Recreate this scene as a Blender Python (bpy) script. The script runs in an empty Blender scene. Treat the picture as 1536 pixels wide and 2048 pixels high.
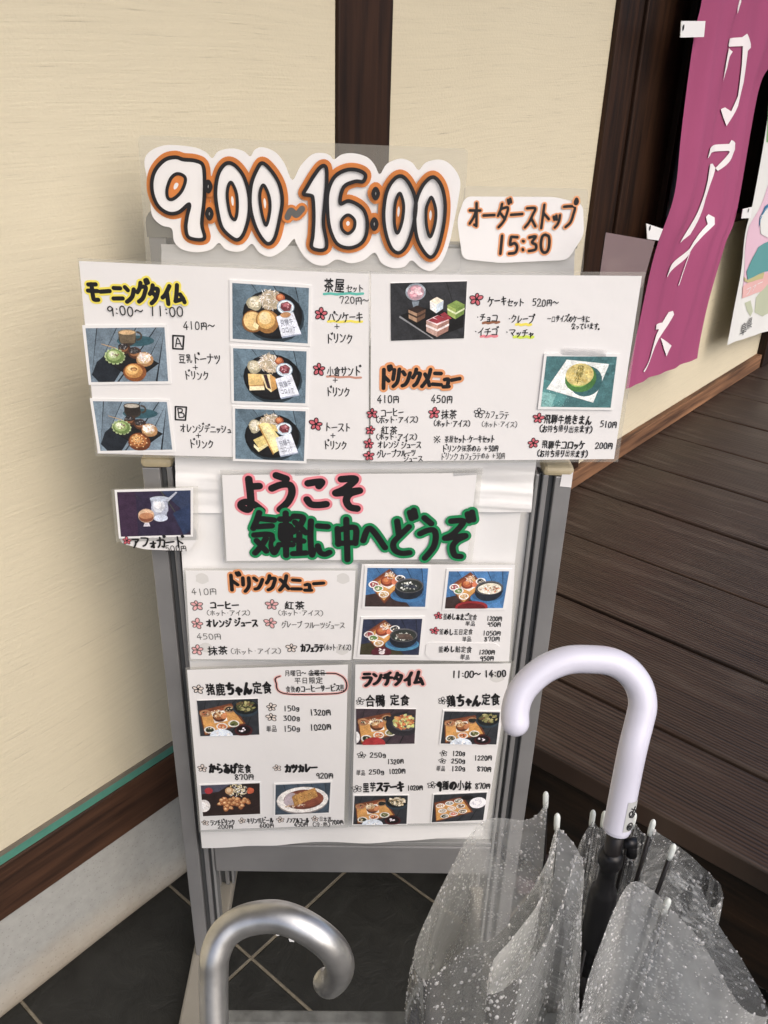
import bpy, math, random
from mathutils import Vector, Matrix, noise
R = math.radians
sc = bpy.context.scene
COL = sc.collection
random.seed(7)

# ---------------------------------------------------------------- camera
H = 1.35                                     # lens height
F = 1746.3                                   # focal length in photo pixels (1536 x 2048)
PITCH, ROLL, AZ = R(27.699), R(1.790), R(39.220)
fh = Vector((math.cos(AZ), math.sin(AZ), 0)); rt0 = Vector((math.sin(AZ), -math.cos(AZ), 0)); zz = Vector((0, 0, 1))
FW = fh * math.cos(PITCH) - zz * math.sin(PITCH)
up0 = zz * math.cos(PITCH) + fh * math.sin(PITCH)
RT = rt0 * math.cos(ROLL) + up0 * math.sin(ROLL)
UP = up0 * math.cos(ROLL) - rt0 * math.sin(ROLL)
EYE = Vector((0, 0, H))
cam = bpy.data.cameras.new('camera'); cam_o = bpy.data.objects.new('camera', cam); COL.objects.link(cam_o)
cam.sensor_fit = 'VERTICAL'; cam.sensor_height = 36; cam.sensor_width = 27; cam.lens = F / 2048 * 36
cam.clip_start = .02; cam.clip_end = 400
cam_o.matrix_world = Matrix(((RT.x, UP.x, -FW.x, EYE.x), (RT.y, UP.y, -FW.y, EYE.y), (RT.z, UP.z, -FW.z, EYE.z), (0, 0, 0, 1)))
sc.camera = cam_o

# ---------------------------------------------------------------- light: overcast day, under eaves
SUN_EL, SUN_AZ = R(44), R(258)
world = bpy.data.worlds.new('World'); sc.world = world; world.use_nodes = True
wn = world.node_tree
sky = wn.nodes.new('ShaderNodeTexSky'); sky.sky_type = 'NISHITA'; sky.sun_disc = False
sky.sun_elevation = SUN_EL; sky.sun_rotation = math.pi / 2 - SUN_AZ; sky.dust_density = 4; sky.air_density = .6; sky.ozone_density = .6
wn.links.new(sky.outputs[0], wn.nodes['Background'].inputs[0]); wn.nodes['Background'].inputs[1].default_value = .15
sl = bpy.data.lights.new('sun', 'SUN'); sl.energy = .75; sl.angle = R(80); sl.color = (1, .985, .96)
so = bpy.data.objects.new('sun', sl); COL.objects.link(so)
sdir = Vector((math.cos(SUN_EL) * math.cos(SUN_AZ), math.cos(SUN_EL) * math.sin(SUN_AZ), math.sin(SUN_EL)))
so.rotation_euler = sdir.to_track_quat('Z', 'Y').to_euler(); so.location = sdir * 20
sc.view_settings.view_transform = 'Standard'; sc.view_settings.look = 'None'; sc.view_settings.gamma = 1
sc.view_settings.exposure = .46
sc.cycles.transparent_max_bounces = 32; sc.cycles.max_bounces = 10

# ---------------------------------------------------------------- pixel -> place helpers
def ray(px):
    return RT * ((px[0] - 768) / F) - UP * ((px[1] - 1024) / F) + FW
def hit(px, n, p):
    d = ray(px); n = Vector(n); return EYE + d * ((Vector(p) - EYE).dot(n) / d.dot(n))
def deep(px, depth):                          # point at a given depth along the view axis
    return EYE + ray(px) * depth
YW = .968                                     # face of the building wall
def wall(px, y=YW): return hit(px, (0, 1, 0), (0, y, 0))
AB = R(40.6)
BN = Vector((math.cos(AB), math.sin(AB), 0)); BU = Vector((math.sin(AB), -math.cos(AB), 0))
BP = Vector((.3980 * H, .5978 * H, 0))        # foot of the stand's near left post
BROT = Matrix(((BU.x, 0, -BN.x), (BU.y, 0, -BN.y), (0, 1, 0)))
def board(px, d=0):                           # (u, z) on the board plane moved d towards the viewer
    q = hit(px, BN, BP - BN * d); return Vector(((q - BP).dot(BU), q.z))

# ---------------------------------------------------------------- materials
def lin(h):
    v = [int(h[i:i + 2], 16) / 255 for i in (0, 2, 4)]
    return tuple((c / 12.92 if c <= .04045 else ((c + .055) / 1.055) ** 2.4) for c in v)
MATS = {}
def mat(name, col=(.8, .8, .8), rough=.5, metal=0, coat=0, bump=0, bscale=40, var=0, vscale=8, spec=.5, stretch=(1, 1, 1), coord='Object', bdist=.002):
    if name in MATS: return MATS[name]
    if isinstance(col, str): col = lin(col)
    m = bpy.data.materials.new(name); m.use_nodes = True; t = m.node_tree; N = t.nodes; L = t.links
    p = N['Principled BSDF']; p.inputs['Base Color'].default_value = (*col, 1); p.inputs['Roughness'].default_value = rough
    p.inputs['Metallic'].default_value = metal; p.inputs['Coat Weight'].default_value = coat; p.inputs['Coat Roughness'].default_value = .08
    p.inputs['Specular IOR Level'].default_value = spec
    if bump or var:
        tc = N.new('ShaderNodeTexCoord'); mp = N.new('ShaderNodeMapping'); mp.inputs['Scale'].default_value = stretch
        L.new(tc.outputs[coord], mp.inputs[0])
    if var:
        nz = N.new('ShaderNodeTexNoise'); nz.inputs['Scale'].default_value = vscale; nz.inputs['Detail'].default_value = 6
        L.new(mp.outputs[0], nz.inputs['Vector'])
        mx = N.new('ShaderNodeMix'); mx.data_type = 'RGBA'
        mx.inputs[6].default_value = (*[c * (1 - var) for c in col], 1); mx.inputs[7].default_value = (*[min(1, c * (1 + var)) for c in col], 1)
        cr = N.new('ShaderNodeMapRange'); cr.inputs[1].default_value = .3; cr.inputs[2].default_value = .7
        L.new(nz.outputs[0], cr.inputs[0]); L.new(cr.outputs[0], mx.inputs[0]); L.new(mx.outputs[2], p.inputs['Base Color'])
    if bump:
        nb = N.new('ShaderNodeTexNoise'); nb.inputs['Scale'].default_value = bscale; nb.inputs['Detail'].default_value = 5
        L.new(mp.outputs[0], nb.inputs['Vector'])
        b = N.new('ShaderNodeBump'); b.inputs['Strength'].default_value = bump; b.inputs['Distance'].default_value = bdist
        L.new(nb.outputs[0], b.inputs['Height']); L.new(b.outputs[0], p.inputs['Normal'])
    MATS[name] = m; return m
def nodes(m): return m.node_tree.nodes, m.node_tree.links, m.node_tree.nodes['Principled BSDF']

def plaster():
    m = mat('plaster', (.66, .565, .365), .85); N, L, p = nodes(m)
    tc = N.new('ShaderNodeTexCoord')
    mp = N.new('ShaderNodeMapping'); mp.inputs['Scale'].default_value = (4.5, 4.5, 150); L.new(tc.outputs['Object'], mp.inputs[0])
    wob = N.new('ShaderNodeTexNoise'); wob.inputs['Scale'].default_value = 1.3; L.new(tc.outputs['Object'], wob.inputs['Vector'])
    ad = N.new('ShaderNodeVectorMath'); ad.operation = 'MULTIPLY_ADD'; ad.inputs[1].default_value = (0, 0, 10); L.new(wob.outputs['Color'], ad.inputs[0]); L.new(mp.outputs[0], ad.inputs[2])
    n1 = N.new('ShaderNodeTexNoise'); n1.inputs['Scale'].default_value = 2.4; n1.inputs['Detail'].default_value = 8; n1.inputs['Roughness'].default_value = .62; L.new(ad.outputs[0], n1.inputs['Vector'])
    n2 = N.new('ShaderNodeTexNoise'); n2.inputs['Scale'].default_value = 260; n2.inputs['Detail'].default_value = 3; L.new(tc.outputs['Object'], n2.inputs['Vector'])
    n3 = N.new('ShaderNodeTexNoise'); n3.inputs['Scale'].default_value = 2.2; n3.inputs['Detail'].default_value = 4; L.new(tc.outputs['Object'], n3.inputs['Vector'])
    mx = N.new('ShaderNodeMix'); mx.data_type = 'RGBA'; mx.inputs[6].default_value = (.585, .525, .375, 1); mx.inputs[7].default_value = (.665, .605, .445, 1)
    L.new(n3.outputs[0], mx.inputs[0])
    pit = N.new('ShaderNodeMapRange'); pit.inputs[1].default_value = .27; pit.inputs[2].default_value = .36; L.new(n1.outputs[0], pit.inputs[0])
    mx2 = N.new('ShaderNodeMix'); mx2.data_type = 'RGBA'; mx2.inputs[6].default_value = (.46, .41, .30, 1)
    L.new(pit.outputs[0], mx2.inputs[0]); L.new(mx.outputs[2], mx2.inputs[7])
    vr = N.new('ShaderNodeTexVoronoi'); vr.inputs['Scale'].default_value = 9; L.new(tc.outputs['Object'], vr.inputs['Vector'])
    sp = N.new('ShaderNodeMapRange'); sp.inputs[1].default_value = .025; sp.inputs[2].default_value = .05; L.new(vr.outputs['Distance'], sp.inputs[0])
    gate = N.new('ShaderNodeMath'); gate.operation = 'GREATER_THAN'; gate.inputs[1].default_value = .22; L.new(vr.outputs['Color'], gate.inputs[0])
    mxm = N.new('ShaderNodeMath'); mxm.operation = 'MAXIMUM'; L.new(sp.outputs[0], mxm.inputs[0]); L.new(gate.outputs[0], mxm.inputs[1])
    mx3 = N.new('ShaderNodeMix'); mx3.data_type = 'RGBA'; mx3.inputs[6].default_value = (.22, .17, .10, 1)
    L.new(mxm.outputs[0], mx3.inputs[0]); stk = N.new('ShaderNodeMapRange'); stk.inputs[1].default_value = .36; stk.inputs[2].default_value = .62; stk.inputs[3].default_value = .965; stk.inputs[4].default_value = 1.015; L.new(n1.outputs[0], stk.inputs[0])
    svm = N.new('ShaderNodeVectorMath'); svm.operation = 'SCALE'; L.new(mx2.outputs[2], svm.inputs[0]); L.new(stk.outputs[0], svm.inputs['Scale'])
    L.new(svm.outputs[0], mx3.inputs[7]); L.new(mx3.outputs[2], p.inputs['Base Color'])
    am = N.new('ShaderNodeMath'); am.operation = 'MULTIPLY_ADD'; am.inputs[1].default_value = .8; L.new(n2.outputs[0], am.inputs[0]); L.new(n1.outputs[0], am.inputs[2])
    b = N.new('ShaderNodeBump'); b.inputs['Strength'].default_value = .40; b.inputs['Distance'].default_value = .0020
    L.new(am.outputs[0], b.inputs['Height']); L.new(b.outputs[0], p.inputs['Normal']); return m

def wood(name, c1, c2, along='Z', scale=1.0, rough=.6, bump=.4, knots=0, spec=.4, fine=60):
    m = mat(name, c1, rough, spec=spec); N, L, p = nodes(m)
    tc = N.new('ShaderNodeTexCoord'); mp = N.new('ShaderNodeMapping')
    s = {'X': (.06, 1, 1), 'Y': (1, .06, 1), 'Z': (1, 1, .06)}[along]
    oi = N.new('ShaderNodeObjectInfo'); ad = N.new('ShaderNodeVectorMath'); ad.operation = 'MULTIPLY_ADD'; ad.inputs[1].default_value = (7, 7, 7)
    cb = N.new('ShaderNodeCombineXYZ'); [L.new(oi.outputs['Random'], cb.inputs[i]) for i in range(3)]
    L.new(cb.outputs[0], ad.inputs[0]); L.new(tc.outputs['Object'], ad.inputs[2])
    mp.inputs['Scale'].default_value = [v * scale for v in s]; L.new(ad.outputs[0], mp.inputs[0])
    n0 = N.new('ShaderNodeTexNoise'); n0.inputs['Scale'].default_value = fine; n0.inputs['Detail'].default_value = 6; n0.inputs['Distortion'].default_value = .3; L.new(mp.outputs[0], n0.inputs['Vector'])
    n1 = N.new('ShaderNodeTexNoise'); n1.inputs['Scale'].default_value = 7; n1.inputs['Detail'].default_value = 3; L.new(mp.outputs[0], n1.inputs['Vector'])
    sm = N.new('ShaderNodeMath'); sm.operation = 'MULTIPLY_ADD'; sm.inputs[1].default_value = .6; L.new(n1.outputs[0], sm.inputs[0]); L.new(n0.outputs[0], sm.inputs[2])
    mr = N.new('ShaderNodeMapRange'); mr.inputs[1].default_value = .6; mr.inputs[2].default_value = 1.0; L.new(sm.outputs[0], mr.inputs[0])
    mx = N.new('ShaderNodeMix'); mx.data_type = 'RGBA'; mx.inputs[6].default_value = (*c1, 1); mx.inputs[7].default_value = (*c2, 1); L.new(mr.outputs[0], mx.inputs[0])
    L.new(mx.outputs[2], p.inputs['Base Color'])
    b = N.new('ShaderNodeBump'); b.inputs['Strength'].default_value = bump; b.inputs['Distance'].default_value = .002
    L.new(n0.outputs[0], b.inputs['Height']); L.new(b.outputs[0], p.inputs['Normal']); return m

def deck_wood():
    m = mat('deck_wood', (.04, .03, .025), .5, spec=.4); N, L, p = nodes(m)
    tc = N.new('ShaderNodeTexCoord'); oi = N.new('ShaderNodeObjectInfo')
    sx = N.new('ShaderNodeSeparateXYZ'); L.new(tc.outputs['Object'], sx.inputs[0])
    rnd = N.new('ShaderNodeMath'); rnd.operation = 'MULTIPLY'; rnd.inputs[1].default_value = 9; L.new(oi.outputs['Random'], rnd.inputs[0])
    ys = N.new('ShaderNodeMath'); ys.operation = 'MULTIPLY'; ys.inputs[1].default_value = .045; L.new(sx.outputs[1], ys.inputs[0])
    yy = N.new('ShaderNodeMath'); yy.operation = 'ADD'; L.new(ys.outputs[0], yy.inputs[0]); L.new(rnd.outputs[0], yy.inputs[1])
    cb = N.new('ShaderNodeCombineXYZ'); L.new(sx.outputs[0], cb.inputs[0]); L.new(yy.outputs[0], cb.inputs[1])
    wv = N.new('ShaderNodeTexWave'); wv.wave_type = 'BANDS'; wv.bands_direction = 'X'; wv.inputs['Scale'].default_value = 42; wv.inputs['Distortion'].default_value = 7
    wv.inputs['Detail'].default_value = 2; wv.inputs['Detail Scale'].default_value = .6; L.new(cb.outputs[0], wv.inputs['Vector'])
    n1 = N.new('ShaderNodeTexNoise'); n1.inputs['Scale'].default_value = 120; n1.inputs['Detail'].default_value = 4; L.new(cb.outputs[0], n1.inputs['Vector'])
    n2 = N.new('ShaderNodeTexNoise'); n2.inputs['Scale'].default_value = 4; n2.inputs['Detail'].default_value = 5; L.new(tc.outputs['Object'], n2.inputs['Vector'])
    mp3 = N.new('ShaderNodeMapping'); mp3.inputs['Scale'].default_value = (30, 4, 1); L.new(tc.outputs['Object'], mp3.inputs[0])
    n3 = N.new('ShaderNodeTexNoise'); n3.inputs['Scale'].default_value = 1.4; n3.inputs['Detail'].default_value = 6; L.new(mp3.outputs[0], n3.inputs['Vector'])
    a = N.new('ShaderNodeMath'); a.operation = 'MULTIPLY_ADD'; a.inputs[1].default_value = .5; L.new(wv.outputs['Fac'], a.inputs[0]); L.new(n1.outputs[0], a.inputs[2])
    mr = N.new('ShaderNodeMapRange'); mr.inputs[1].default_value = .35; mr.inputs[2].default_value = .95; L.new(a.outputs[0], mr.inputs[0])
    mx = N.new('ShaderNodeMix'); mx.data_type = 'RGBA'; mx.inputs[6].default_value = (.008, .0055, .0045, 1); mx.inputs[7].default_value = (.050, .031, .0215, 1); L.new(mr.outputs[0], mx.inputs[0])
    mr2 = N.new('ShaderNodeMapRange'); mr2.inputs[1].default_value = .52; mr2.inputs[2].default_value = .75; mr2.inputs[4].default_value = .6; L.new(n3.outputs[0], mr2.inputs[0])
    ml = N.new('ShaderNodeMath'); ml.operation = 'MULTIPLY'; L.new(mr2.outputs[0], ml.inputs[0]); L.new(n2.outputs[0], ml.inputs[1])
    mx2 = N.new('ShaderNodeMix'); mx2.data_type = 'RGBA'; mx2.inputs[7].default_value = (.135, .108, .086, 1); L.new(ml.outputs[0], mx2.inputs[0]); L.new(mx.outputs[2], mx2.inputs[6])  # greyish streaks, their colour lifted to stand in for the deck's sheen
    L.new(mx2.outputs[2], p.inputs['Base Color'])
    rr = N.new('ShaderNodeMapRange'); rr.inputs[3].default_value = .30; rr.inputs[4].default_value = .60; L.new(n2.outputs[0], rr.inputs[0]); L.new(rr.outputs[0], p.inputs['Roughness'])
    b = N.new('ShaderNodeBump'); b.inputs['Strength'].default_value = .5; b.inputs['Distance'].default_value = .0022
    L.new(a.outputs[0], b.inputs['Height']); L.new(b.outputs[0], p.inputs['Normal']); return m

def tile_floor():
    m = mat('slate_tiles', (.02, .02, .018), .55); N, L, p = nodes(m)
    tc = N.new('ShaderNodeTexCoord'); sx = N.new('ShaderNodeSeparateXYZ'); L.new(tc.outputs['Object'], sx.inputs[0])
    def saw(sock, o, pitch, w):
        a = N.new('ShaderNodeMath'); a.operation = 'SUBTRACT'; a.inputs[1].default_value = o - pitch / 2; L.new(sock, a.inputs[0])
        md = N.new('ShaderNodeMath'); md.operation = 'FLOORED_MODULO'; md.inputs[1].default_value = pitch; L.new(a.outputs[0], md.inputs[0])
        s = N.new('ShaderNodeMath'); s.operation = 'SUBTRACT'; s.inputs[1].default_value = pitch / 2; L.new(md.outputs[0], s.inputs[0])
        ab = N.new('ShaderNodeMath'); ab.operation = 'ABSOLUTE'; L.new(s.outputs[0], ab.inputs[0])
        r = N.new('ShaderNodeMapRange'); r.inputs[1].default_value = w * .7; r.inputs[2].default_value = w * 1.25; L.new(ab.outputs[0], r.inputs[0]); return r.outputs[0]
    gx = saw(sx.outputs[0], .607, .2905, .0030); gy = saw(sx.outputs[1], .752, .2845, .0030)
    mn = N.new('ShaderNodeMath'); mn.operation = 'MINIMUM'; L.new(gx, mn.inputs[0]); L.new(gy, mn.inputs[1])
    n1 = N.new('ShaderNodeTexNoise'); n1.inputs['Scale'].default_value = 22; n1.inputs['Detail'].default_value = 10; n1.inputs['Roughness'].default_value = .65; n1.inputs['Distortion'].default_value = .6; L.new(tc.outputs['Object'], n1.inputs['Vector'])
    mx = N.new('ShaderNodeMix'); mx.data_type = 'RGBA'; mx.inputs[6].default_value = (.004, .004, .0035, 1); mx.inputs[7].default_value = (.032, .033, .029, 1); L.new(n1.outputs[0], mx.inputs[0])
    n2 = N.new('ShaderNodeTexNoise'); n2.inputs['Scale'].default_value = 90; L.new(tc.outputs['Object'], n2.inputs['Vector'])
    mg = N.new('ShaderNodeMix'); mg.data_type = 'RGBA'; mg.inputs[6].default_value = (.12, .105, .075, 1); mg.inputs[7].default_value = (.25, .22, .165, 1); L.new(n2.outputs[0], mg.inputs[0])
    m2 = N.new('ShaderNodeMix'); m2.data_type = 'RGBA'; L.new(mn.outputs[0], m2.inputs[0]); L.new(mg.outputs[2], m2.inputs[6]); L.new(mx.outputs[2], m2.inputs[7])
    L.new(m2.outputs[2], p.inputs['Base Color'])
    hh = N.new('ShaderNodeMath'); hh.operation = 'MULTIPLY_ADD'; hh.inputs[1].default_value = .8; L.new(n1.outputs[0], hh.inputs[0]); L.new(mn.outputs[0], hh.inputs[2])
    b = N.new('ShaderNodeBump'); b.inputs['Strength'].default_value = .9; b.inputs['Distance'].default_value = .005; L.new(hh.outputs[0], b.inputs['Height']); L.new(b.outputs[0], p.inputs['Normal'])
    return m

def picture_mat():
    m = mat('printed_photo', (.5, .5, .5), .28); N, L, p = nodes(m)
    at = N.new('ShaderNodeAttribute'); at.attribute_name = 'ink'
    tc = N.new('ShaderNodeTexCoord'); n = N.new('ShaderNodeTexNoise'); n.inputs['Scale'].default_value = 600; n.inputs['Detail'].default_value = 6; L.new(tc.outputs['Object'], n.inputs['Vector'])
    mr = N.new('ShaderNodeMapRange'); mr.inputs[1].default_value = .3; mr.inputs[2].default_value = .7; mr.inputs[3].default_value = .74; mr.inputs[4].default_value = 1.16; L.new(n.outputs[0], mr.inputs[0])
    v = N.new('ShaderNodeVectorMath'); v.operation = 'SCALE'; n2 = N.new('ShaderNodeTexNoise'); n2.inputs['Scale'].default_value = 130; n2.inputs['Detail'].default_value = 5; L.new(tc.outputs['Object'], n2.inputs['Vector'])
    mr2 = N.new('ShaderNodeMapRange'); mr2.inputs[1].default_value = .32; mr2.inputs[2].default_value = .68; mr2.inputs[3].default_value = .80; mr2.inputs[4].default_value = 1.18; L.new(n2.outputs[0], mr2.inputs[0])
    mu = N.new('ShaderNodeMath'); mu.operation = 'MULTIPLY'; L.new(mr.outputs[0], mu.inputs[0]); L.new(mr2.outputs[0], mu.inputs[1])
    L.new(at.outputs['Color'], v.inputs[0]); L.new(mu.outputs[0], v.inputs['Scale'])
    L.new(v.outputs[0], p.inputs['Base Color']); return m

def film(name, tint=(.9, .9, .9), haze=.12, gloss=.08, rough=.1, bump=0, bscale=30, tcol=(1, 1, 1)):
    m = bpy.data.materials.new(name); m.use_nodes = True; N = m.node_tree.nodes; L = m.node_tree.links; N.remove(N['Principled BSDF'])
    out = N['Material Output']; tr = N.new('ShaderNodeBsdfTransparent'); tr.inputs[0].default_value = (*tcol, 1)
    df = N.new('ShaderNodeBsdfDiffuse'); df.inputs[0].default_value = (*tint, 1); tl = N.new('ShaderNodeBsdfTranslucent'); tl.inputs[0].default_value = (*tint, 1)
    d2 = N.new('ShaderNodeMixShader'); d2.inputs[0].default_value = .45; L.new(df.outputs[0], d2.inputs[1]); L.new(tl.outputs[0], d2.inputs[2])
    m1 = N.new('ShaderNodeMixShader'); m1.inputs[0].default_value = haze; L.new(tr.outputs[0], m1.inputs[1]); L.new(d2.outputs[0], m1.inputs[2])
    gl = N.new('ShaderNodeBsdfGlossy'); gl.inputs['Roughness'].default_value = rough
    lw = N.new('ShaderNodeFresnel'); lw.inputs['IOR'].default_value = 1.38
    ma = N.new('ShaderNodeMath'); ma.operation = 'MULTIPLY_ADD'; ma.inputs[1].default_value = .8; ma.inputs[2].default_value = gloss * .1; L.new(lw.outputs[0], ma.inputs[0])
    m2 = N.new('ShaderNodeMixShader'); L.new(ma.outputs[0], m2.inputs[0]); L.new(m1.outputs[0], m2.inputs[1]); L.new(gl.outputs[0], m2.inputs[2]); L.new(m2.outputs[0], out.inputs[0])
    if bump:
        tc = N.new('ShaderNodeTexCoord'); n = N.new('ShaderNodeTexNoise'); n.inputs['Scale'].default_value = bscale; n.inputs['Detail'].default_value = 3; L.new(tc.outputs['Object'], n.inputs['Vector'])
        b = N.new('ShaderNodeBump'); b.inputs['Strength'].default_value = bump; b.inputs['Distance'].default_value = .004; L.new(n.outputs[0], b.inputs['Height'])
        L.new(b.outputs[0], gl.inputs['Normal']); L.new(b.outputs[0], lw.inputs['Normal'])
    MATS[name] = m; return m

M_PLASTER = plaster()
M_POST = wood('dark_post_wood', (.010, .0055, .0035), (.040, .018, .009), 'Z', 1.2, .5, .3, spec=.22)
M_SILL = wood('stained_sill_wood', (.020, .0085, .004), (.085, .038, .019), 'X', 1.2, .6, .5)
M_SKIRT = wood('weathered_skirting_wood', (.06, .028, .014), (.31, .155, .075), 'X', 1.6, .75, .8, fine=34)
M_BEAM = wood('wet_beam_wood', (.004, .003, .002), (.026, .014, .007), 'Y', 1.2, .45, .5)
M_DECK = deck_wood()
M_TILE = tile_floor()
M_GREEN = mat('green_tape', (.075, .235, .175), .5, var=.12, vscale=30)
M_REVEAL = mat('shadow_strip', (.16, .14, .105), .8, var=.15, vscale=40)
M_PLINTH = mat('mortar_plinth', (.37, .37, .34), .9, bump=.4, bscale=120, var=.07, vscale=60)
N, L, p = nodes(M_PLINTH); tc = N.new('ShaderNodeTexCoord'); sx = N.new('ShaderNodeSeparateXYZ'); L.new(tc.outputs['Object'], sx.inputs[0])
nz = N.new('ShaderNodeTexNoise'); nz.inputs['Scale'].default_value = 7; nz.inputs['Detail'].default_value = 5; L.new(tc.outputs['Object'], nz.inputs['Vector'])
aa = N.new('ShaderNodeMath'); aa.operation = 'MULTIPLY_ADD'; aa.inputs[1].default_value = -.10; L.new(nz.outputs[0], aa.inputs[0]); L.new(sx.outputs[2], aa.inputs[2])
mr = N.new('ShaderNodeMapRange'); mr.inputs[1].default_value = -.05; mr.inputs[2].default_value = .035; mr.inputs[3].default_value = .8; mr.inputs[4].default_value = 0; L.new(aa.outputs[0], mr.inputs[0])
old = p.inputs['Base Color'].links[0].from_socket
mx = N.new('ShaderNodeMix'); mx.data_type = 'RGBA'; mx.inputs[7].default_value = (.34, .27, .18, 1); L.new(old, mx.inputs[6]); L.new(mr.outputs[0], mx.inputs[0])
vo = N.new('ShaderNodeTexVoronoi'); vo.inputs['Scale'].default_value = 150; L.new(tc.outputs['Object'], vo.inputs['Vector'])
pr = N.new('ShaderNodeMapRange'); pr.inputs[1].default_value = .1; pr.inputs[2].default_value = .25; pr.inputs[3].default_value = .78; L.new(vo.outputs['Distance'], pr.inputs[0])
vs = N.new('ShaderNodeVectorMath'); vs.operation = 'SCALE'; L.new(mx.outputs[2], vs.inputs[0]); L.new(pr.outputs[0], vs.inputs['Scale']); L.new(vs.outputs[0], p.inputs['Base Color'])
M_ALU = mat('anodised_aluminium', (.31, .31, .31), .42, .5, var=.08, vscale=14, bump=.05, bscale=200)
M_ALU_D = mat('aluminium_groove', (.11, .115, .118), .45, .5)
M_ALU_L = mat('aluminium_light', (.40, .405, .40), .38, .5, var=.06, vscale=30)
M_CAP = mat('ivory_plastic', (.55, .47, .30), .5, var=.1, vscale=40)
M_GCAP = mat('grey_corner_plastic', (.21, .205, .175), .5)
M_FOOT = mat('beige_foot_paint', (.30, .28, .235), .5, var=.12, vscale=12)
M_PANEL = mat('white_board', (.62, .62, .60), .35)
M_PAPER = mat('laminated_paper', (.80, .795, .785), .36, coat=.45, bump=.16, bscale=9, bdist=.014, spec=.35)
M_PLAIN = mat('plain_paper', (.80, .80, .785), .75, bump=.16, bscale=14, bdist=.01)
M_CARD = mat('photo_paper', (.82, .82, .81), .35)
M_PIC = picture_mat()
M_INK = mat('black_marker', (.010, .010, .011), .45)
M_GREY = mat('faded_marker', (.11, .11, .105), .5)
M_OR = mat('orange_marker', (.60, .20, .045), .5, var=.12, vscale=60)
M_OR2 = mat('light_orange_marker', (.74, .33, .15), .5, var=.14, vscale=60)
M_YEL = mat('yellow_marker', (.85, .74, .12), .5)
M_PINK = mat('pink_marker', (.78, .26, .30), .5, var=.14, vscale=60)
M_PINKL = mat('pale_pink_marker', (.80, .45, .42), .5)
M_GRN = mat('green_marker', (.012, .24, .085), .5, var=.12, vscale=60)
M_TEAL = mat('teal_marker', (.12, .50, .42), .5)
M_BRN = mat('brown_marker', (.30, .13, .07), .5)
M_BRNP = mat('dusty_pink_marker', (.55, .29, .22), .5)
M_LIME = mat('lime_marker', (.62, .76, .10), .5)
M_RED = mat('red_petal_ink', (.60, .14, .17), .5, var=.2, vscale=200)
M_PETL = mat('pale_petal_ink', (.78, .42, .42), .5, var=.15, vscale=200)
M_PETP = mat('paper_petal_ink', (.78, .70, .64), .5)
M_STAIN = mat('adhesive_stain', (.66, .655, .63), .5)
M_LAM = film('laminate_film', (.80, .80, .73), .26, .3, .12, .35, 9)
M_LAMG = film('grey_laminate_film', (.40, .30, .31), .78, .4, .18)  # mauve cast painted in for the reflection of the magenta banner
M_TAPE = film('clear_tape', (.88, .88, .86), .16, .5, .12, .6, 60)
M_WHITE_PL = mat('white_handle_plastic', (.59, .59, .68), .34, coat=.4, bump=.04, bscale=300)
M_SILVER = mat('silver_painted_handle', (.46, .46, .45), .30, .85, var=.18, vscale=55, bump=.10, bscale=70)
M_BLACK = mat('black_plastic', (.006, .006, .007), .32, spec=.3)
M_BLACKM = mat('black_steel', (.012, .010, .010), .35, .3)
M_CHROME = mat('chrome', (.6, .6, .58), .2, 1)
M_TIP = mat('frosted_tip_plastic', (.62, .66, .63), .35)
M_DARKCLOTH = mat('dark_umbrella_cloth', (.02, .022, .03), .7)
M_STAND = mat('mottled_grey_paint', (.12, .125, .12), .6, var=.35, vscale=90, bump=.3, bscale=90)

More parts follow.
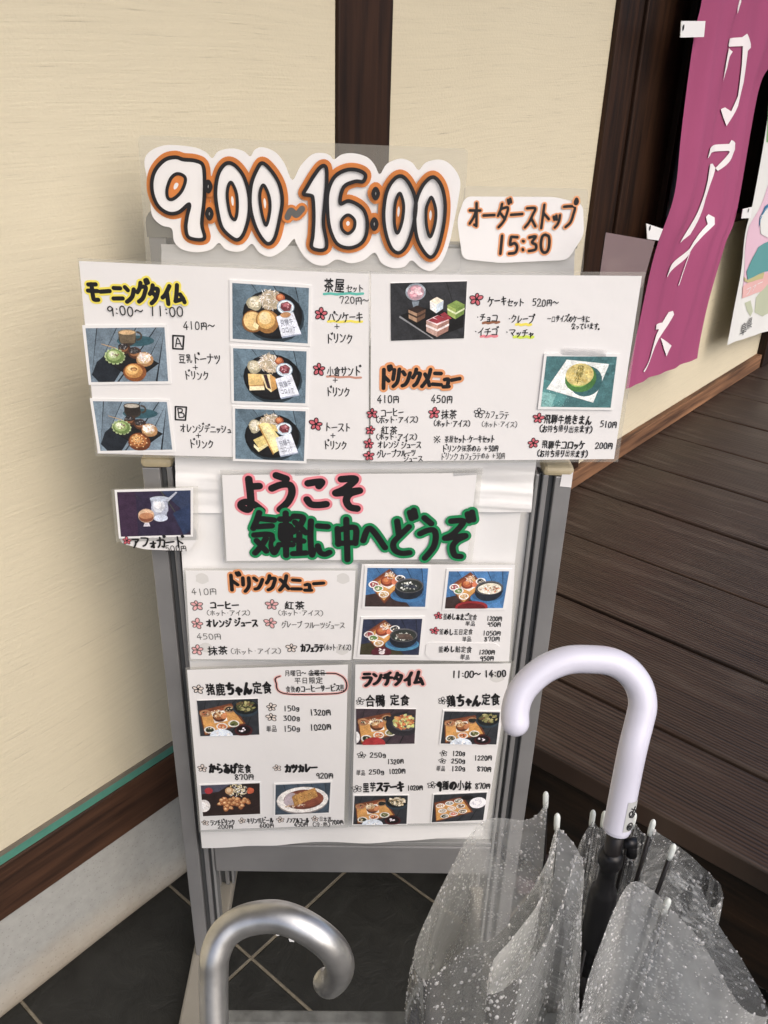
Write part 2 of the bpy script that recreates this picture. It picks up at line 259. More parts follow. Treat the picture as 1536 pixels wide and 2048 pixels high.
# ---------------------------------------------------------------- mesh helpers
class MB:
    def __init__(s): s.v = []; s.f = []; s.m = []; s.c = []
    def poly(s, pts, m=0, c=None):
        b = len(s.v); s.v += [tuple(p) for p in pts]; s.f.append(tuple(range(b, b + len(pts)))); s.m.append(m); s.c.append(c)
    def box(s, lo, hi, m=0):
        (x0, y0, z0), (x1, y1, z1) = lo, hi; b = len(s.v)
        s.v += [(x0, y0, z0), (x1, y0, z0), (x1, y1, z0), (x0, y1, z0), (x0, y0, z1), (x1, y0, z1), (x1, y1, z1), (x0, y1, z1)]
        for q in ((0, 3, 2, 1), (4, 5, 6, 7), (0, 1, 5, 4), (1, 2, 6, 5), (2, 3, 7, 6), (3, 0, 4, 7)):
            s.f.append(tuple(b + i for i in q)); s.m.append(m); s.c.append(None)
    def grid(s, fn, nu, nv, m=0):
        b = len(s.v)
        for j in range(nv + 1):
            for i in range(nu + 1): s.v.append(tuple(fn(i / nu, j / nv)))
        for j in range(nv):
            for i in range(nu):
                a = b + j * (nu + 1) + i; s.f.append((a, a + 1, a + nu + 2, a + nu + 1)); s.m.append(m); s.c.append(None)
    def tube(s, path, rad, seg=16, m=0, caps=True):
        path = [Vector(p) for p in path]; n = len(path); rs = rad if isinstance(rad, (list, tuple)) else [rad] * n
        b = len(s.v); prev = None
        for i, p in enumerate(path):
            t = (path[min(i + 1, n - 1)] - path[max(i - 1, 0)]).normalized()
            if prev is None:
                a = Vector((0, 0, 1)) if abs(t.z) < .9 else Vector((1, 0, 0)); nrm = (a - t * a.dot(t)).normalized()
            else: nrm = (prev - t * prev.dot(t)).normalized()
            prev = nrm; bn = t.cross(nrm)
            for k in range(seg):
                w = 2 * math.pi * k / seg; s.v.append(tuple(p + (nrm * math.cos(w) + bn * math.sin(w)) * rs[i]))
        for i in range(n - 1):
            for k in range(seg):
                k2 = (k + 1) % seg; s.f.append((b + i * seg + k, b + i * seg + k2, b + (i + 1) * seg + k2, b + (i + 1) * seg + k)); s.m.append(m); s.c.append(None)
        if caps:
            s.f.append(tuple(b + k for k in reversed(range(seg)))); s.m.append(m); s.c.append(None)
            s.f.append(tuple(b + (n - 1) * seg + k for k in range(seg))); s.m.append(m); s.c.append(None)
    def build(s, name, mats, parent=None, smooth=False, bevel=0, origin=(0, 0, 0)):
        me = bpy.data.meshes.new(name); o3 = Vector(origin)
        me.from_pydata([tuple(Vector(v) - o3) for v in s.v], [], s.f)
        for mm in (mats if isinstance(mats, (list, tuple)) else [mats]): me.materials.append(mm)
        me.polygons.foreach_set('material_index', s.m)
        if any(c is not None for c in s.c):
            at = me.color_attributes.new('ink', 'FLOAT_COLOR', 'CORNER'); i = 0
            for f, c in zip(s.f, s.c):
                for _ in f: at.data[i].color = (*c, 1); i += 1
        if smooth: me.polygons.foreach_set('use_smooth', [True] * len(me.polygons))
        me.update(); o = bpy.data.objects.new(name, me); COL.objects.link(o); o.location = origin
        if parent: o.parent = parent
        if bevel:
            bv = o.modifiers.new('bevel', 'BEVEL'); bv.width = bevel; bv.segments = 2; bv.limit_method = 'ANGLE'
        return o
def tag(o, label=None, cat=None, group=None, kind=None):
    for k, v in (('label', label), ('category', cat), ('group', group), ('kind', kind)):
        if v: o[k] = v
    return o
def empty(name, loc, label, cat, group=None):
    o = bpy.data.objects.new(name, None); COL.objects.link(o); o.location = loc; o.empty_display_size = .05
    return tag(o, label, cat, group)
def catmull(pts, n=8, closed=False):
    P = [Vector(p) for p in pts]; N = len(P); out = []
    for i in range(N if closed else N - 1):
        g = (lambda k: P[k % N]) if closed else (lambda k: P[max(0, min(N - 1, k))])
        p0, p1, p2, p3 = g(i - 1), g(i), g(i + 1), g(i + 2)
        for k in range(n):
            t = k / n; out.append(.5 * ((2 * p1) + (p2 - p0) * t + (2 * p0 - 5 * p1 + 4 * p2 - p3) * t * t + (3 * p1 - p0 - 3 * p2 + p3) * t ** 3))
    if not closed: out.append(P[-1])
    return out

# ================================================================ SETTING
g = MB(); g.poly([(-40, -60, 0), (60, -60, 0), (60, 40, 0), (-40, 40, 0)]); tag(g.build('floor', M_TILE), kind='structure')

# building front
bld = empty('building', (1.5, YW, 0), 'cream plastered building front with dark timber posts and wooden sill', 'building')
bld_o = Vector((1.5, YW, 0))
def bbox(name, lo, hi, m, bevel=0, parent=bld):
    b = MB(); b.box(lo, hi); o = b.build(name, m, None, bevel=bevel); o.parent = parent
    o.matrix_parent_inverse = parent.matrix_world.inverted() if parent is not bld else Matrix.Translation(-bld_o)
    return o
Z_SB, Z_GB, Z_GT = .198, .297, .322
XP0, XP1 = 1.043, 1.165
bbox('plaster_panel', (-3.2, YW, .3138), (XP0 - .001, YW + .12, 3.2), M_PLASTER)
bbox('plaster_panel', (XP1 + .001, YW, .327), (1.884, YW + .12, 3.2), M_PLASTER)
bbox('post', (XP0, YW - .006, .20), (XP1, YW + .11, 3.2), M_POST, .003)
bbox('sill_beam', (-3.2, YW - .004, Z_SB), (XP0 - .001, YW + .10, Z_GB), M_SILL, .002)
bbox('green_strip', (-3.2, YW - .001, Z_GB + .0005), (XP0 - .001, YW + .10, .3135), M_GREEN)
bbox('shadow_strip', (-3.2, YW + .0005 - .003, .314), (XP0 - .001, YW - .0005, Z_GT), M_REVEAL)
pb = MB()
def plinth(u, v):
    x = -3.2 + 4.5 * u; z = .1985 * (1 - v)
    bul = .010 * math.exp(-((z - .03) / .02) ** 2) + .003 * noise.noise(Vector((x * 3, z * 9, 0)))
    return (x, YW - .001 - bul + (.006 if v > .97 else 0), z)
pb.grid(plinth, 160, 14); po = pb.build('plinth', M_PLINTH, smooth=True); po.parent = bld; po.matrix_parent_inverse = Matrix.Translation(-bld_o)
bbox('post', (1.884, YW - .012, .20), (1.995, YW + .11, 3.2), M_POST, .003)
bbox('shutter_box', (1.996, YW - .020, .93), (2.215, YW + .11, 3.2), M_POST, .003)
bbox('plaster_panel', (1.996, YW, .327), (4.5, YW + .12, .929), M_PLASTER)
win = bbox('window', (2.216, YW + .03, .93), (2.905, YW + .06, 3.2), mat('dark_glass', (.006, .006, .007), .12))
fr = MB(); fr.box((2.2155, YW - .035, .93), (2.240, YW + .03, 3.2)); fr.box((2.905, YW - .035, .93), (2.985, YW + .05, 3.2)); fr.box((2.2405, YW - .030, .93), (2.9045, YW + .029, .955))
f_o = fr.build('window_frame', M_POST, bevel=.002); f_o.parent = win
f_o.matrix_parent_inverse = Matrix.Translation(-bld_o).inverted() @ Matrix.Translation(-bld_o)
bbox('plaster_panel', (2.986, YW, .930), (4.5, YW + .12, 3.2), M_PLASTER)
sk = bbox('skirting_board', (1.04, YW - .022, .3275), (3.40, YW - .0005, .378), M_SKIRT, .002)
bbox('post', (3.401, YW - .03, .3275), (3.52, YW - .0005, 3.2), M_POST, .003)

bbox('eaves', (-3.2, YW - .78, 2.30), (4.5, YW - .035, 2.36), M_POST)
# wooden deck
ZD = .326
deck = empty('deck', (1.035, .2, 0), 'raised dark brown wooden deck of wide planks beside the wall', 'deck')
do = Vector((1.035, .2, 0)); xs = [1.032, 1.222, 1.478, 1.738, 1.993, 2.250]
while xs[-1] < 4.6: xs.append(xs[-1] + .2575)
for a, b in zip(xs[:-1], xs[1:]):
    m = MB(); tilt = random.uniform(-.0012, .0012)
    m.box((a + .0045, -3.0, ZD - .040 + tilt), (b - .0045, YW - .001, ZD + tilt)); o = m.build('plank', M_DECK, origin=(a, 0, 0), bevel=.0025)
    o.parent = deck; o.matrix_parent_inverse = Matrix.Translation(-do)
m = MB(); m.box((1.052, -3, .085), (1.14, YW - .003, ZD - .0365)); o = m.build('edge_beam', M_BEAM, deck, bevel=.004); o.matrix_parent_inverse = Matrix.Translation(-do)
m = MB(); m.box((1.16, -3, .04), (4.6, YW - .003, ZD - .20)); o = m.build('under_frame', M_BEAM, deck); o.matrix_parent_inverse = Matrix.Translation(-do)
# stones tucked under the deck edge
m = MB()
for i in range(90):
    cx, cy = random.uniform(1.03, 1.16), random.uniform(-.1, .95); r = random.uniform(.012, .03); z = r * .45
    base = len(m.v); seg, rin = 8, 5
    ox = random.random() * 99
    for j in range(rin + 1):
        for k in range(seg):
            th = math.pi * j / rin; ph = 2 * math.pi * k / seg
            d = Vector((math.sin(th) * math.cos(ph), math.sin(th) * math.sin(ph), math.cos(th) * .6)); q = d * r * (1 + .5 * noise.noise(d * 1.3 + Vector((ox, 0, 0))))
            m.v.append((cx + q.x, cy + q.y, z + q.z))
    for j in range(rin):
        for k in range(seg):
            m.f.append((base + j * seg + k, base + j * seg + (k + 1) % seg, base + (j + 1) * seg + (k + 1) % seg, base + (j + 1) * seg + k)); m.m.append(i % 3); m.c.append(None)
tag(m.build('gravel', [mat('stone_grey', (.09, .085, .075), .7, var=.3, vscale=40), mat('stone_mauve', (.10, .07, .075), .7, var=.3, vscale=40), mat('stone_dark', (.05, .045, .04), .7)]), 'loose grey and mauve stones under the deck edge', 'gravel', kind='stuff')

# ================================================================ SIGN STAND
stand = empty('sign_stand', BP + BU * .27, 'grey aluminium sign stand with white boards and ivory post caps', 'sign stand')
stand.rotation_euler = BROT.to_euler()
S_IN = (Matrix.Translation(BP + BU * .27) @ BROT.to_4x4()).inverted()
def sobj(mb, name, m, bevel=0, smooth=False):            # built in board coordinates (u, z, towards viewer)
    o = mb.build(name, m, stand, smooth, bevel); o.location = (-.27, 0, 0); return o
W = .508; ZC = .912
def post(u0, s, d, z0, z1):
    m = MB()
    def bx(a, b, da, db, mi=0):
        x0, x1 = sorted((u0 + s * a, u0 + s * b)); m.box((x0, z0, d + da), (x1, z1, d + db), mi)
    bx(0, .0205, -.028, 0); bx(.0207, .0275, -.028, -.008, 1); bx(.0277, .0345, -.028, -.003, 0); bx(.0347, .0385, -.028, -.010, 1); bx(.0387, .043, -.028, -.005, 2)
    return m
for d, z0, z1 in ((0, .031, ZC), (-.135, .031, 1.150)):
    for u0, s in ((0, 1), (W, -1)):
        sobj(post(u0, s, d, z0, z1), 'post', [M_ALU, M_ALU_D, M_ALU_L], .0012)
m = MB(); m.box((.044, .228, -.026), (W - .044, .286, -.002)); sobj(m, 'bottom_rail', M_ALU, .002)
m = MB(); m.box((.044, .2865, -.022), (W - .044, .294, -.004)); sobj(m, 'rail_lip', M_ALU_L, .001)
m = MB(); m.box((.0435, .294, -.020), (W - .0435, .905, -.012)); sobj(m, 'board_panel', M_PANEL)
m = MB(); m.box((.0435, .30, -.156), (W - .0435, 1.128, -.148)); sobj(m, 'board_panel', M_PANEL)
m = MB(); m.box((.044, 1.129, -.161), (W - .044, 1.150, -.139)); sobj(m, 'top_rail', M_ALU_L, .002)
m = MB(); m.box((.044, .228, -.161), (W - .044, .286, -.139)); sobj(m, 'bottom_rail', M_ALU, .002)
for u0, s in ((0, 1), (W, -1)):
    m = MB(); x0, x1 = sorted((u0 - s * .001, u0 + s * .036)); m.box((x0, ZC + .0005, -.030), (x1, ZC + .013, .002)); sobj(m, 'post_cap', M_CAP, .005)
    m = MB(); pts = [(0, 0), (0, .022)] + [(.026 - .026 * math.cos(t * math.pi / 10), .022 + .026 * math.sin(t * math.pi / 10)) for t in range(1, 6)] + [(.046, .048), (.046, 0)]
    pts = [(u0 + s * (x - .001), 1.1505 + y * .75) for x, y in pts]
    m.poly([(x, y, -.132) for x, y in (pts if s > 0 else pts[::-1])][::-1]); m.poly([(x, y, -.165) for x, y in (pts if s > 0 else pts[::-1])])
    for i in range(len(pts)):
        (xa, ya), (xb, yb) = pts[i], pts[(i + 1) % len(pts)]; m.poly([(xa, ya, -.132), (xb, yb, -.132), (xb, yb, -.165), (xa, ya, -.165)])
    sobj(m, 'corner_cap', M_GCAP)
    m = MB(); c = u0 + s * .017; m.box((c - .024, .004, -.30), (c + .024, .030, .26)); sobj(m, 'foot', M_FOOT, .004)
m = MB(); p = [board(q) for q in ((1124, 946), (1146, 944), (1142, 974), (1119, 972))]; m.poly([(a.x, a.y, .0012) for a in p][::-1]); sobj(m, 'sticker', M_PAPER)

# ---------------------------------------------------------------- marker lettering
SK = {}
def _k(s):
    for ln in s.strip().split('\n'):
        ch, d = ln.split(' ', 1)
        SK[ch] = [[(float(a) / 100, 1 - float(b) / 100) for a, b in zip(st.split()[::2], st.split()[1::2])] for st in d.split(';')]
_k('''ア 12 18 88 18 70 38 55 48;52 36 50 60 38 78 22 92
イ 82 10 60 36 35 54 12 64;56 42 56 95
ウ 50 6 50 22;16 48 16 26 86 26 80 54 62 78 36 94
エ 20 22 80 22;50 22 50 82;8 82 92 82
オ 10 32 90 32;60 8 60 84 58 92 46 86;58 34 40 60 12 82
カ 14 32 86 32 82 70 74 90 58 84;46 8 44 40 34 68 12 92
キ 16 34 82 26;10 62 90 52;42 8 58 94
ク 42 8 32 30 12 52;38 26 84 26 74 54 54 78 24 94
ケ 34 8 26 34 8 54;30 32 92 32;64 32 62 62 50 82 32 94
コ 16 22 82 22 82 84;12 84 88 84
サ 8 34 92 34;30 12 30 64;70 10 70 46 62 72 36 94
シ 22 14 40 26;12 40 32 52;14 90 44 80 70 58 88 28
ス 16 18 80 18 66 44 42 70 10 92;56 56 90 90
セ 8 46 88 34 80 48 66 60;34 12 34 78 42 88 84 86
タ 42 8 32 30 12 52;38 26 84 26 74 54 54 78 22 96;34 44 66 66
チ 76 10 50 20 20 24;8 46 92 46;52 22 52 56 44 78 26 94
ツ 14 22 24 46;42 16 52 40;86 18 78 50 58 76 30 94
テ 22 16 78 16;8 42 92 42;52 42 50 64 42 80 24 94
ト 36 6 36 94;38 38 84 60
ナ 8 36 92 36;54 8 52 48 42 74 20 94
ニ 20 26 80 26;8 80 92 80
ノ 78 10 68 42 46 72 14 92
ハ 34 22 26 54 8 84;64 22 78 48 92 84
ヒ 24 8 24 76 34 88 84 88;24 48 58 40 80 30
フ 12 18 86 18 80 48 60 76 26 94
ホ 8 30 92 30;50 6 50 84 48 92 38 86;28 48 20 66 8 80;70 48 80 62 92 80
マ 8 20 90 20 74 44 52 62;36 50 66 84
ム 46 8 34 44 14 84;10 86 50 82 84 76;64 54 80 74 92 94
メ 76 8 62 44 38 72 12 92;26 30 56 52 82 82
モ 18 16 80 16;8 46 92 46;46 16 46 78 56 90 88 88
ヤ 8 40 88 26 82 42 68 56;34 12 50 94
ユ 20 24 74 24 70 82;8 82 92 82
ヨ 20 18 80 18 80 86;24 50 80 50;18 86 80 86
ラ 22 12 78 12;10 38 88 38 80 64 62 82 32 96
リ 26 10 26 58;76 8 76 46 66 74 40 94
ル 30 16 28 54 8 90;58 12 58 88 76 76 94 52
レ 26 10 26 88 56 72 88 38
ロ 16 20 16 86;16 20 84 20 84 86;16 80 84 80
ン 14 18 36 34;14 90 44 80 70 58 88 26
ー 8 50 92 46
よ 52 28 84 26;52 6 52 70 40 88 20 84 20 72 38 68 60 74 86 92
う 34 8 62 16;18 42 46 32 70 34 78 50 68 76 40 96
こ 24 20 72 18 64 28;20 70 30 84 56 86 84 82
そ 26 12 74 12 40 38 12 50 84 42 56 52 44 68 54 86 76 90
に 20 12 14 50 20 92 26 78;46 26 84 24;44 68 52 84 70 86 90 82
へ 8 58 36 28 92 74
と 34 12 42 46;80 26 46 46 22 66 26 84 50 90 82 88
お 10 30 60 28;34 8 34 80 22 86 12 74 28 58 58 50 80 60 80 78 62 90;72 18 90 32
ち 14 28 82 22;46 6 34 56 58 46 80 56 78 78 60 92 36 94
り 28 12 22 40 26 58 34 48;70 8 74 44 66 74 44 96
き 20 24 76 18;16 46 84 38;40 6 60 44 74 66 44 56;26 68 26 84 48 92 74 90
ま 18 24 82 22;20 46 80 44;52 6 52 76 36 90 20 80 34 70 62 78 86 92
す 8 26 92 24;58 6 58 56 44 64 38 50 52 42 60 56 56 80 38 96
ん 48 8 14 92 38 56 52 58 56 84 70 88 90 64
な 12 26 56 22;36 8 14 60;68 20 90 36;64 40 64 78 48 92 32 82 44 72 66 78 88 92
つ 10 38 52 26 82 36 84 58 64 80 36 86
て 10 24 88 18 56 38 44 62 52 82 76 90
い 18 22 18 58 28 82 38 70;76 28 84 46 86 64
め 22 22 38 82;64 10 48 60 24 84 12 68 26 42 58 34 84 48 84 72 56 92
し 32 8 30 68 42 88 62 86 84 66
あ 18 24 80 20;44 6 44 90;66 38 48 76 24 86 16 72 34 54 62 48 84 62 80 82 60 94
か 8 32 60 28 62 54 52 88 36 80;36 8 10 90;74 22 92 52
ら 34 8 58 16;28 30 22 66 50 52 78 58 76 80 42 94
け 18 12 12 50 18 90 26 76;40 34 92 30;70 8 70 58 50 94
や 10 48 60 28 86 36 84 54 64 60;44 8 56 22;28 22 52 94
の 52 22 38 66 22 80 12 60 28 32 60 20 86 40 84 66 58 88
気 34 2 22 22 8 38;30 16 88 16;26 34 78 34;12 52 74 52 75 76 84 94 96 80;54 60 36 80 12 96;20 64 54 92
軽 6 16 48 16;12 30 44 30 44 58 12 58 12 30;12 44 44 44;2 74 54 74;28 2 28 98;58 10 90 10 76 30 54 44;62 20 78 34 98 44;60 62 94 62;77 46 77 90;54 90 100 90
中 16 26 18 62;16 26 84 24 82 60;18 60 82 58;50 2 50 100
円 16 18 16 92;16 18 84 18 84 92;50 18 50 52;16 54 84 54
0 50 8 26 18 16 50 26 84 50 92 76 82 86 50 76 18 50 8
1 50 6 50 94
2 14 28 36 8 72 12 76 36 48 64 12 90 90 88
3 16 14 76 12 42 42 80 58 74 84 14 92
4 62 94 62 40;66 8 12 66 90 64
5 84 8 28 8;28 8 22 44 58 38 84 58 72 86 16 92
6 70 6 30 38 16 72 44 92 80 78 72 54 26 62
7 14 26 14 10 84 10 52 92
8 76 18 44 8 20 24 50 46 80 70 48 92 16 74 50 46 76 18
9 82 26 50 8 18 26 32 50 66 44 82 24 74 94
~ 4 56 26 40 50 50 74 60 96 44
( 66 4 34 28 34 72 66 96
) 34 4 66 28 66 72 34 96
+ 50 20 50 80;16 50 84 50
・ 48 48 54 52
· 48 48 54 52
: 48 30 54 34;48 70 54 74
g 74 44 40 32 18 52 40 70 72 56 76 34 74 90 40 98 18 88
! 50 6 48 66;48 86 50 90
。 20 78 34 78 36 92 20 92 18 80
※ 14 14 86 86;86 14 14 86;50 10 52 16;50 86 52 92;10 50 16 52;86 50 92 52
A 14 92 50 8 86 92;28 62 72 62
B 24 8 24 92;24 10 70 14 70 40 26 48;26 48 80 56 78 88 24 92''')
DAK = [[(.82, 1.06), (.90, .92)], [(.98, 1.10), (1.06, .96)]]
MARU = [[(.98 + .09 * math.cos(t * math.pi / 4), .98 + .09 * math.sin(t * math.pi / 4)) for t in range(9)]]
for v, b in zip('ガグゴザジズダドビげごぞどデブげ', 'カクコサシスタトヒけこそとテフけ'): SK[v] = SK[b] + DAK
for v, b in zip('パプ', 'ハフ'): SK[v] = SK[b] + MARU
for v, b in zip('ッャュョェォァっゃ', 'ツヤユヨエオアつや'):
    if b in SK: SK[v] = [[(.18 + x * .64, y * .62) for x, y in st] for st in SK[b]]
ADV = {**{c: .62 for c in '0123456789'}, ' ': .42, '(': .42, ')': .42, '・': .5, ':': .36, '!': .36, 'ッ': .76, 'ャ': .76, 'ュ': .76, 'ョ': .76, 'ェ': .76, 'ォ': .76, 'っ': .76, 'ゃ': .76, '円': .82, 'g': .62, '~': .8, '。': .5}
_font = bpy.data.curves.new('glyph', 'FONT'); _fo = bpy.data.objects.new('glyph', _font); COL.objects.link(_fo)
GL = {}
def glyph(ch, off):
    k = (ch, round(off, 4))
    if k not in GL:
        _font.body = ch; _font.offset = off; _font.resolution_u = 3
        me = _fo.evaluated_get(bpy.context.evaluated_depsgraph_get()); bpy.context.view_layer.update()
        me = _fo.evaluated_get(bpy.context.evaluated_depsgraph_get()).to_mesh()
        GL[k] = ([(v.co.x, v.co.y + .12) for v in me.vertices], [tuple(p.vertices) for p in me.polygons]); _fo.to_mesh_clear()
    return GL[k]
DZ = 2.5e-6
def brush(mb, pts, r, z, mi, seg=8):            # round-nib stroke: discs and quads, each a hair above the last
    pts = [Vector(p[:2]) for p in pts]
    for i, p in enumerate(pts):
        if i:
            d = p - pts[i - 1]
            if d.length > 1e-7:
                n = Vector((-d.y, d.x)).normalized() * r; q = pts[i - 1]
                mb.poly([(q.x - n.x, q.y - n.y, z), (p.x - n.x, p.y - n.y, z), (p.x + n.x, p.y + n.y, z), (q.x + n.x, q.y + n.y, z)], mi); z += DZ
        mb.poly([(p.x + r * math.cos(6.2832 * k / seg), p.y + r * math.sin(6.2832 * k / seg), z) for k in range(seg)], mi); z += DZ
    return z

class Sheet:
    """A flat thing hung on the board plane: local x = along, y = up, z = towards the viewer."""
    def __init__(s, name, label, cat, px0, d, group=None):
        s.d = d; s.o = board(px0, d); s.root = empty(name, BP + BU * s.o.x + Vector((0, 0, s.o.y)) - BN * d, label, cat, group); s.root.rotation_euler = BROT.to_euler()
    def p(s, px): return board(px, s.d) - s.o
    def slab(s, name, pxs, m, z=0, t=.0006, parent=None, rnd=0):
        P = [s.p(q) for q in pxs]
        if rnd:
            Q = []
            for i in range(len(P)):
                a, b, c = P[i - 1], P[i], P[(i + 1) % len(P)]
                p0 = b + (a - b).normalized() * rnd; p1 = b + (c - b).normalized() * rnd
                for k in range(6): t_ = k / 5; Q.append(p0 * (1 - t_) ** 2 + b * 2 * t_ * (1 - t_) + p1 * t_ * t_)
            P = Q
        return s.solid(name, P, m, z, t, parent)
    def solid(s, name, P, m, z, t, parent=None):
        mb = MB(); ar = sum(P[i - 1].x * P[i].y - P[i].x * P[i - 1].y for i in range(len(P)))
        if ar < 0: P = P[::-1]
        mb.poly([(a.x, a.y, z) for a in P])
        if m in (M_LAM, M_TAPE): return mb.build(name, m, parent or s.root)      # a clear film is one sheet
        mb.poly([(a.x, a.y, z - t) for a in P][::-1])
        for i in range(len(P)):
            a, b = P[i - 1], P[i]; mb.poly([(a.x, a.y, z - t), (b.x, b.y, z - t), (b.x, b.y, z), (a.x, a.y, z)])
        return mb.build(name, m, parent or s.root)
    def ring(s, outer, inner, m=None, z=-.0001):
        A = [s.p(q) for q in outer]; B = [s.p(q) for q in inner]; mb = MB()
        for i in range(4):
            j = (i + 1) % 4; mb.poly([(A[j].x, A[j].y, z), (A[i].x, A[i].y, z), (B[i].x, B[i].y, z), (B[j].x, B[j].y, z)])
        return mb.build('laminate_edge', m or M_LAM, s.root)
    def text(s, txt, p0, p1, h, r=.05, ink=None, halo=None, hr=.12, name='lettering', z=.0004, jit=1, bold=.016, parent=None):
        a, b = s.p(p0), s.p(p1); mid = ((p0[0] + p1[0]) / 2, (p0[1] + p1[1]) / 2)
        hh = (s.p((mid[0], mid[1] - h / 2)) - s.p((mid[0], mid[1] + h / 2))).length; L = (b - a).length; e = (b - a).normalized(); nrm = Vector((-e.y, e.x))
        tot = sum(ADV.get(c, 1) for c in txt); w = L / tot; x = 0; mb = MB(); mb2 = []; bold = min(bold, .010) if h < 16 else bold; zt = z + (.00025 if halo else 0); r *= 1 if halo else .92
        for c in txt:
            ad = ADV.get(c, 1)
            if c != ' ':
                ro = random.gauss(0, .035) * jit; sc_ = 1 + random.gauss(0, .04) * jit; dy = random.gauss(0, .03) * jit * hh
                cw = w * ad; kx = (cw * .94) if c in SK and ad < 1 else cw * .94
                if c in 'ッャュョェォっゃ': kx = w * .98
                if c in '()・:!。': kx = w * .9
                cx = x + cw / 2
                def tf(gx, gy):
                    lx = (gx - .5) * kx * sc_; ly = (gy - .5) * hh * sc_
                    lx, ly = lx * math.cos(ro) - ly * math.sin(ro), lx * math.sin(ro) + ly * math.cos(ro)
                    q = a + e * (cx + lx) + nrm * (ly + dy); return q
                if c in SK:
                    for st in SK[c]:
                        st = [(px + random.gauss(0, .012) * jit, py + random.gauss(0, .012) * jit) for px, py in st]
                        n = 1 if len(st) == 2 else (3 if h < 40 else 6)
                        pts = [tf(q.x, q.y) for q in catmull(st, n)]
                        if halo:
                            mb2.append(pts)
                        zt = brush(mb, pts, r * hh, zt, 0, 7 if h < 40 else 14)
                else:
                    vs, fs = glyph(c, 0)
                    for kk in range(7):
                        ox, oy = (0, 0) if kk == 6 else (bold * math.cos(kk * 1.047), bold * math.sin(kk * 1.047)); base = len(mb.v)
                        for gx, gy in vs:
                            q = tf(gx + ox + .014 * math.sin(gy * 9 + cx * 300), gy + oy + .014 * math.sin(gx * 8 + cx * 500)); mb.v.append((q.x, q.y, zt))
                        for f in fs: mb.f.append(tuple(base + i for i in f)); mb.m.append(0); mb.c.append(None)
                        zt += DZ * 2
            x += w * ad
        zh = z
        for pts in mb2: zh = brush(mb, pts, hr * hh, zh, 1, 14)
        return mb.build(name, [ink or M_INK] + ([halo] if halo else []), parent or s.root)
    def line(s, p0, p1, r, m, name='underline', z=.0002, sag=0):
        a, b = s.p(p0), s.p(p1); mb = MB(); n = 6
        pts = [a.lerp(b, i / n) + Vector((0, .0006 * math.sin(i * 2.1))) for i in range(n + 1)]
        brush(mb, pts, r, z, 0, 8); return mb.build(name, m, s.root)
    def flower(s, px, size, fill=None, ink=None):
        c = s.p(px); R_ = (s.p((px[0] + size, px[1])) - c).length; mb = MB(); z = .0004; ph = random.uniform(-.2, .2)
        for k in range(5):
            an = math.pi / 2 + k * 2 * math.pi / 5 + ph + random.gauss(0, .08); u = Vector((math.cos(an), math.sin(an))); v = Vector((-u.y, u.x)); l = R_ * random.uniform(.85, 1.1)
            pet = [c + u * l * (.56 - .44 * math.cos(t * math.pi / 5)) + v * l * .30 * math.sin(t * math.pi / 5) for t in range(10)]
            if fill: mb.poly([(q.x, q.y, z) for q in pet], 1); z += DZ * 2
            z = brush(mb, pet + [pet[0]], R_ * .07, z, 0, 6)
        brush(mb, [c, c + Vector((R_ * .02, 0))], R_ * .2, z, 0, 8)
        return mb.build('flower_mark', [ink or M_INK] + ([fill] if fill else []), s.root)

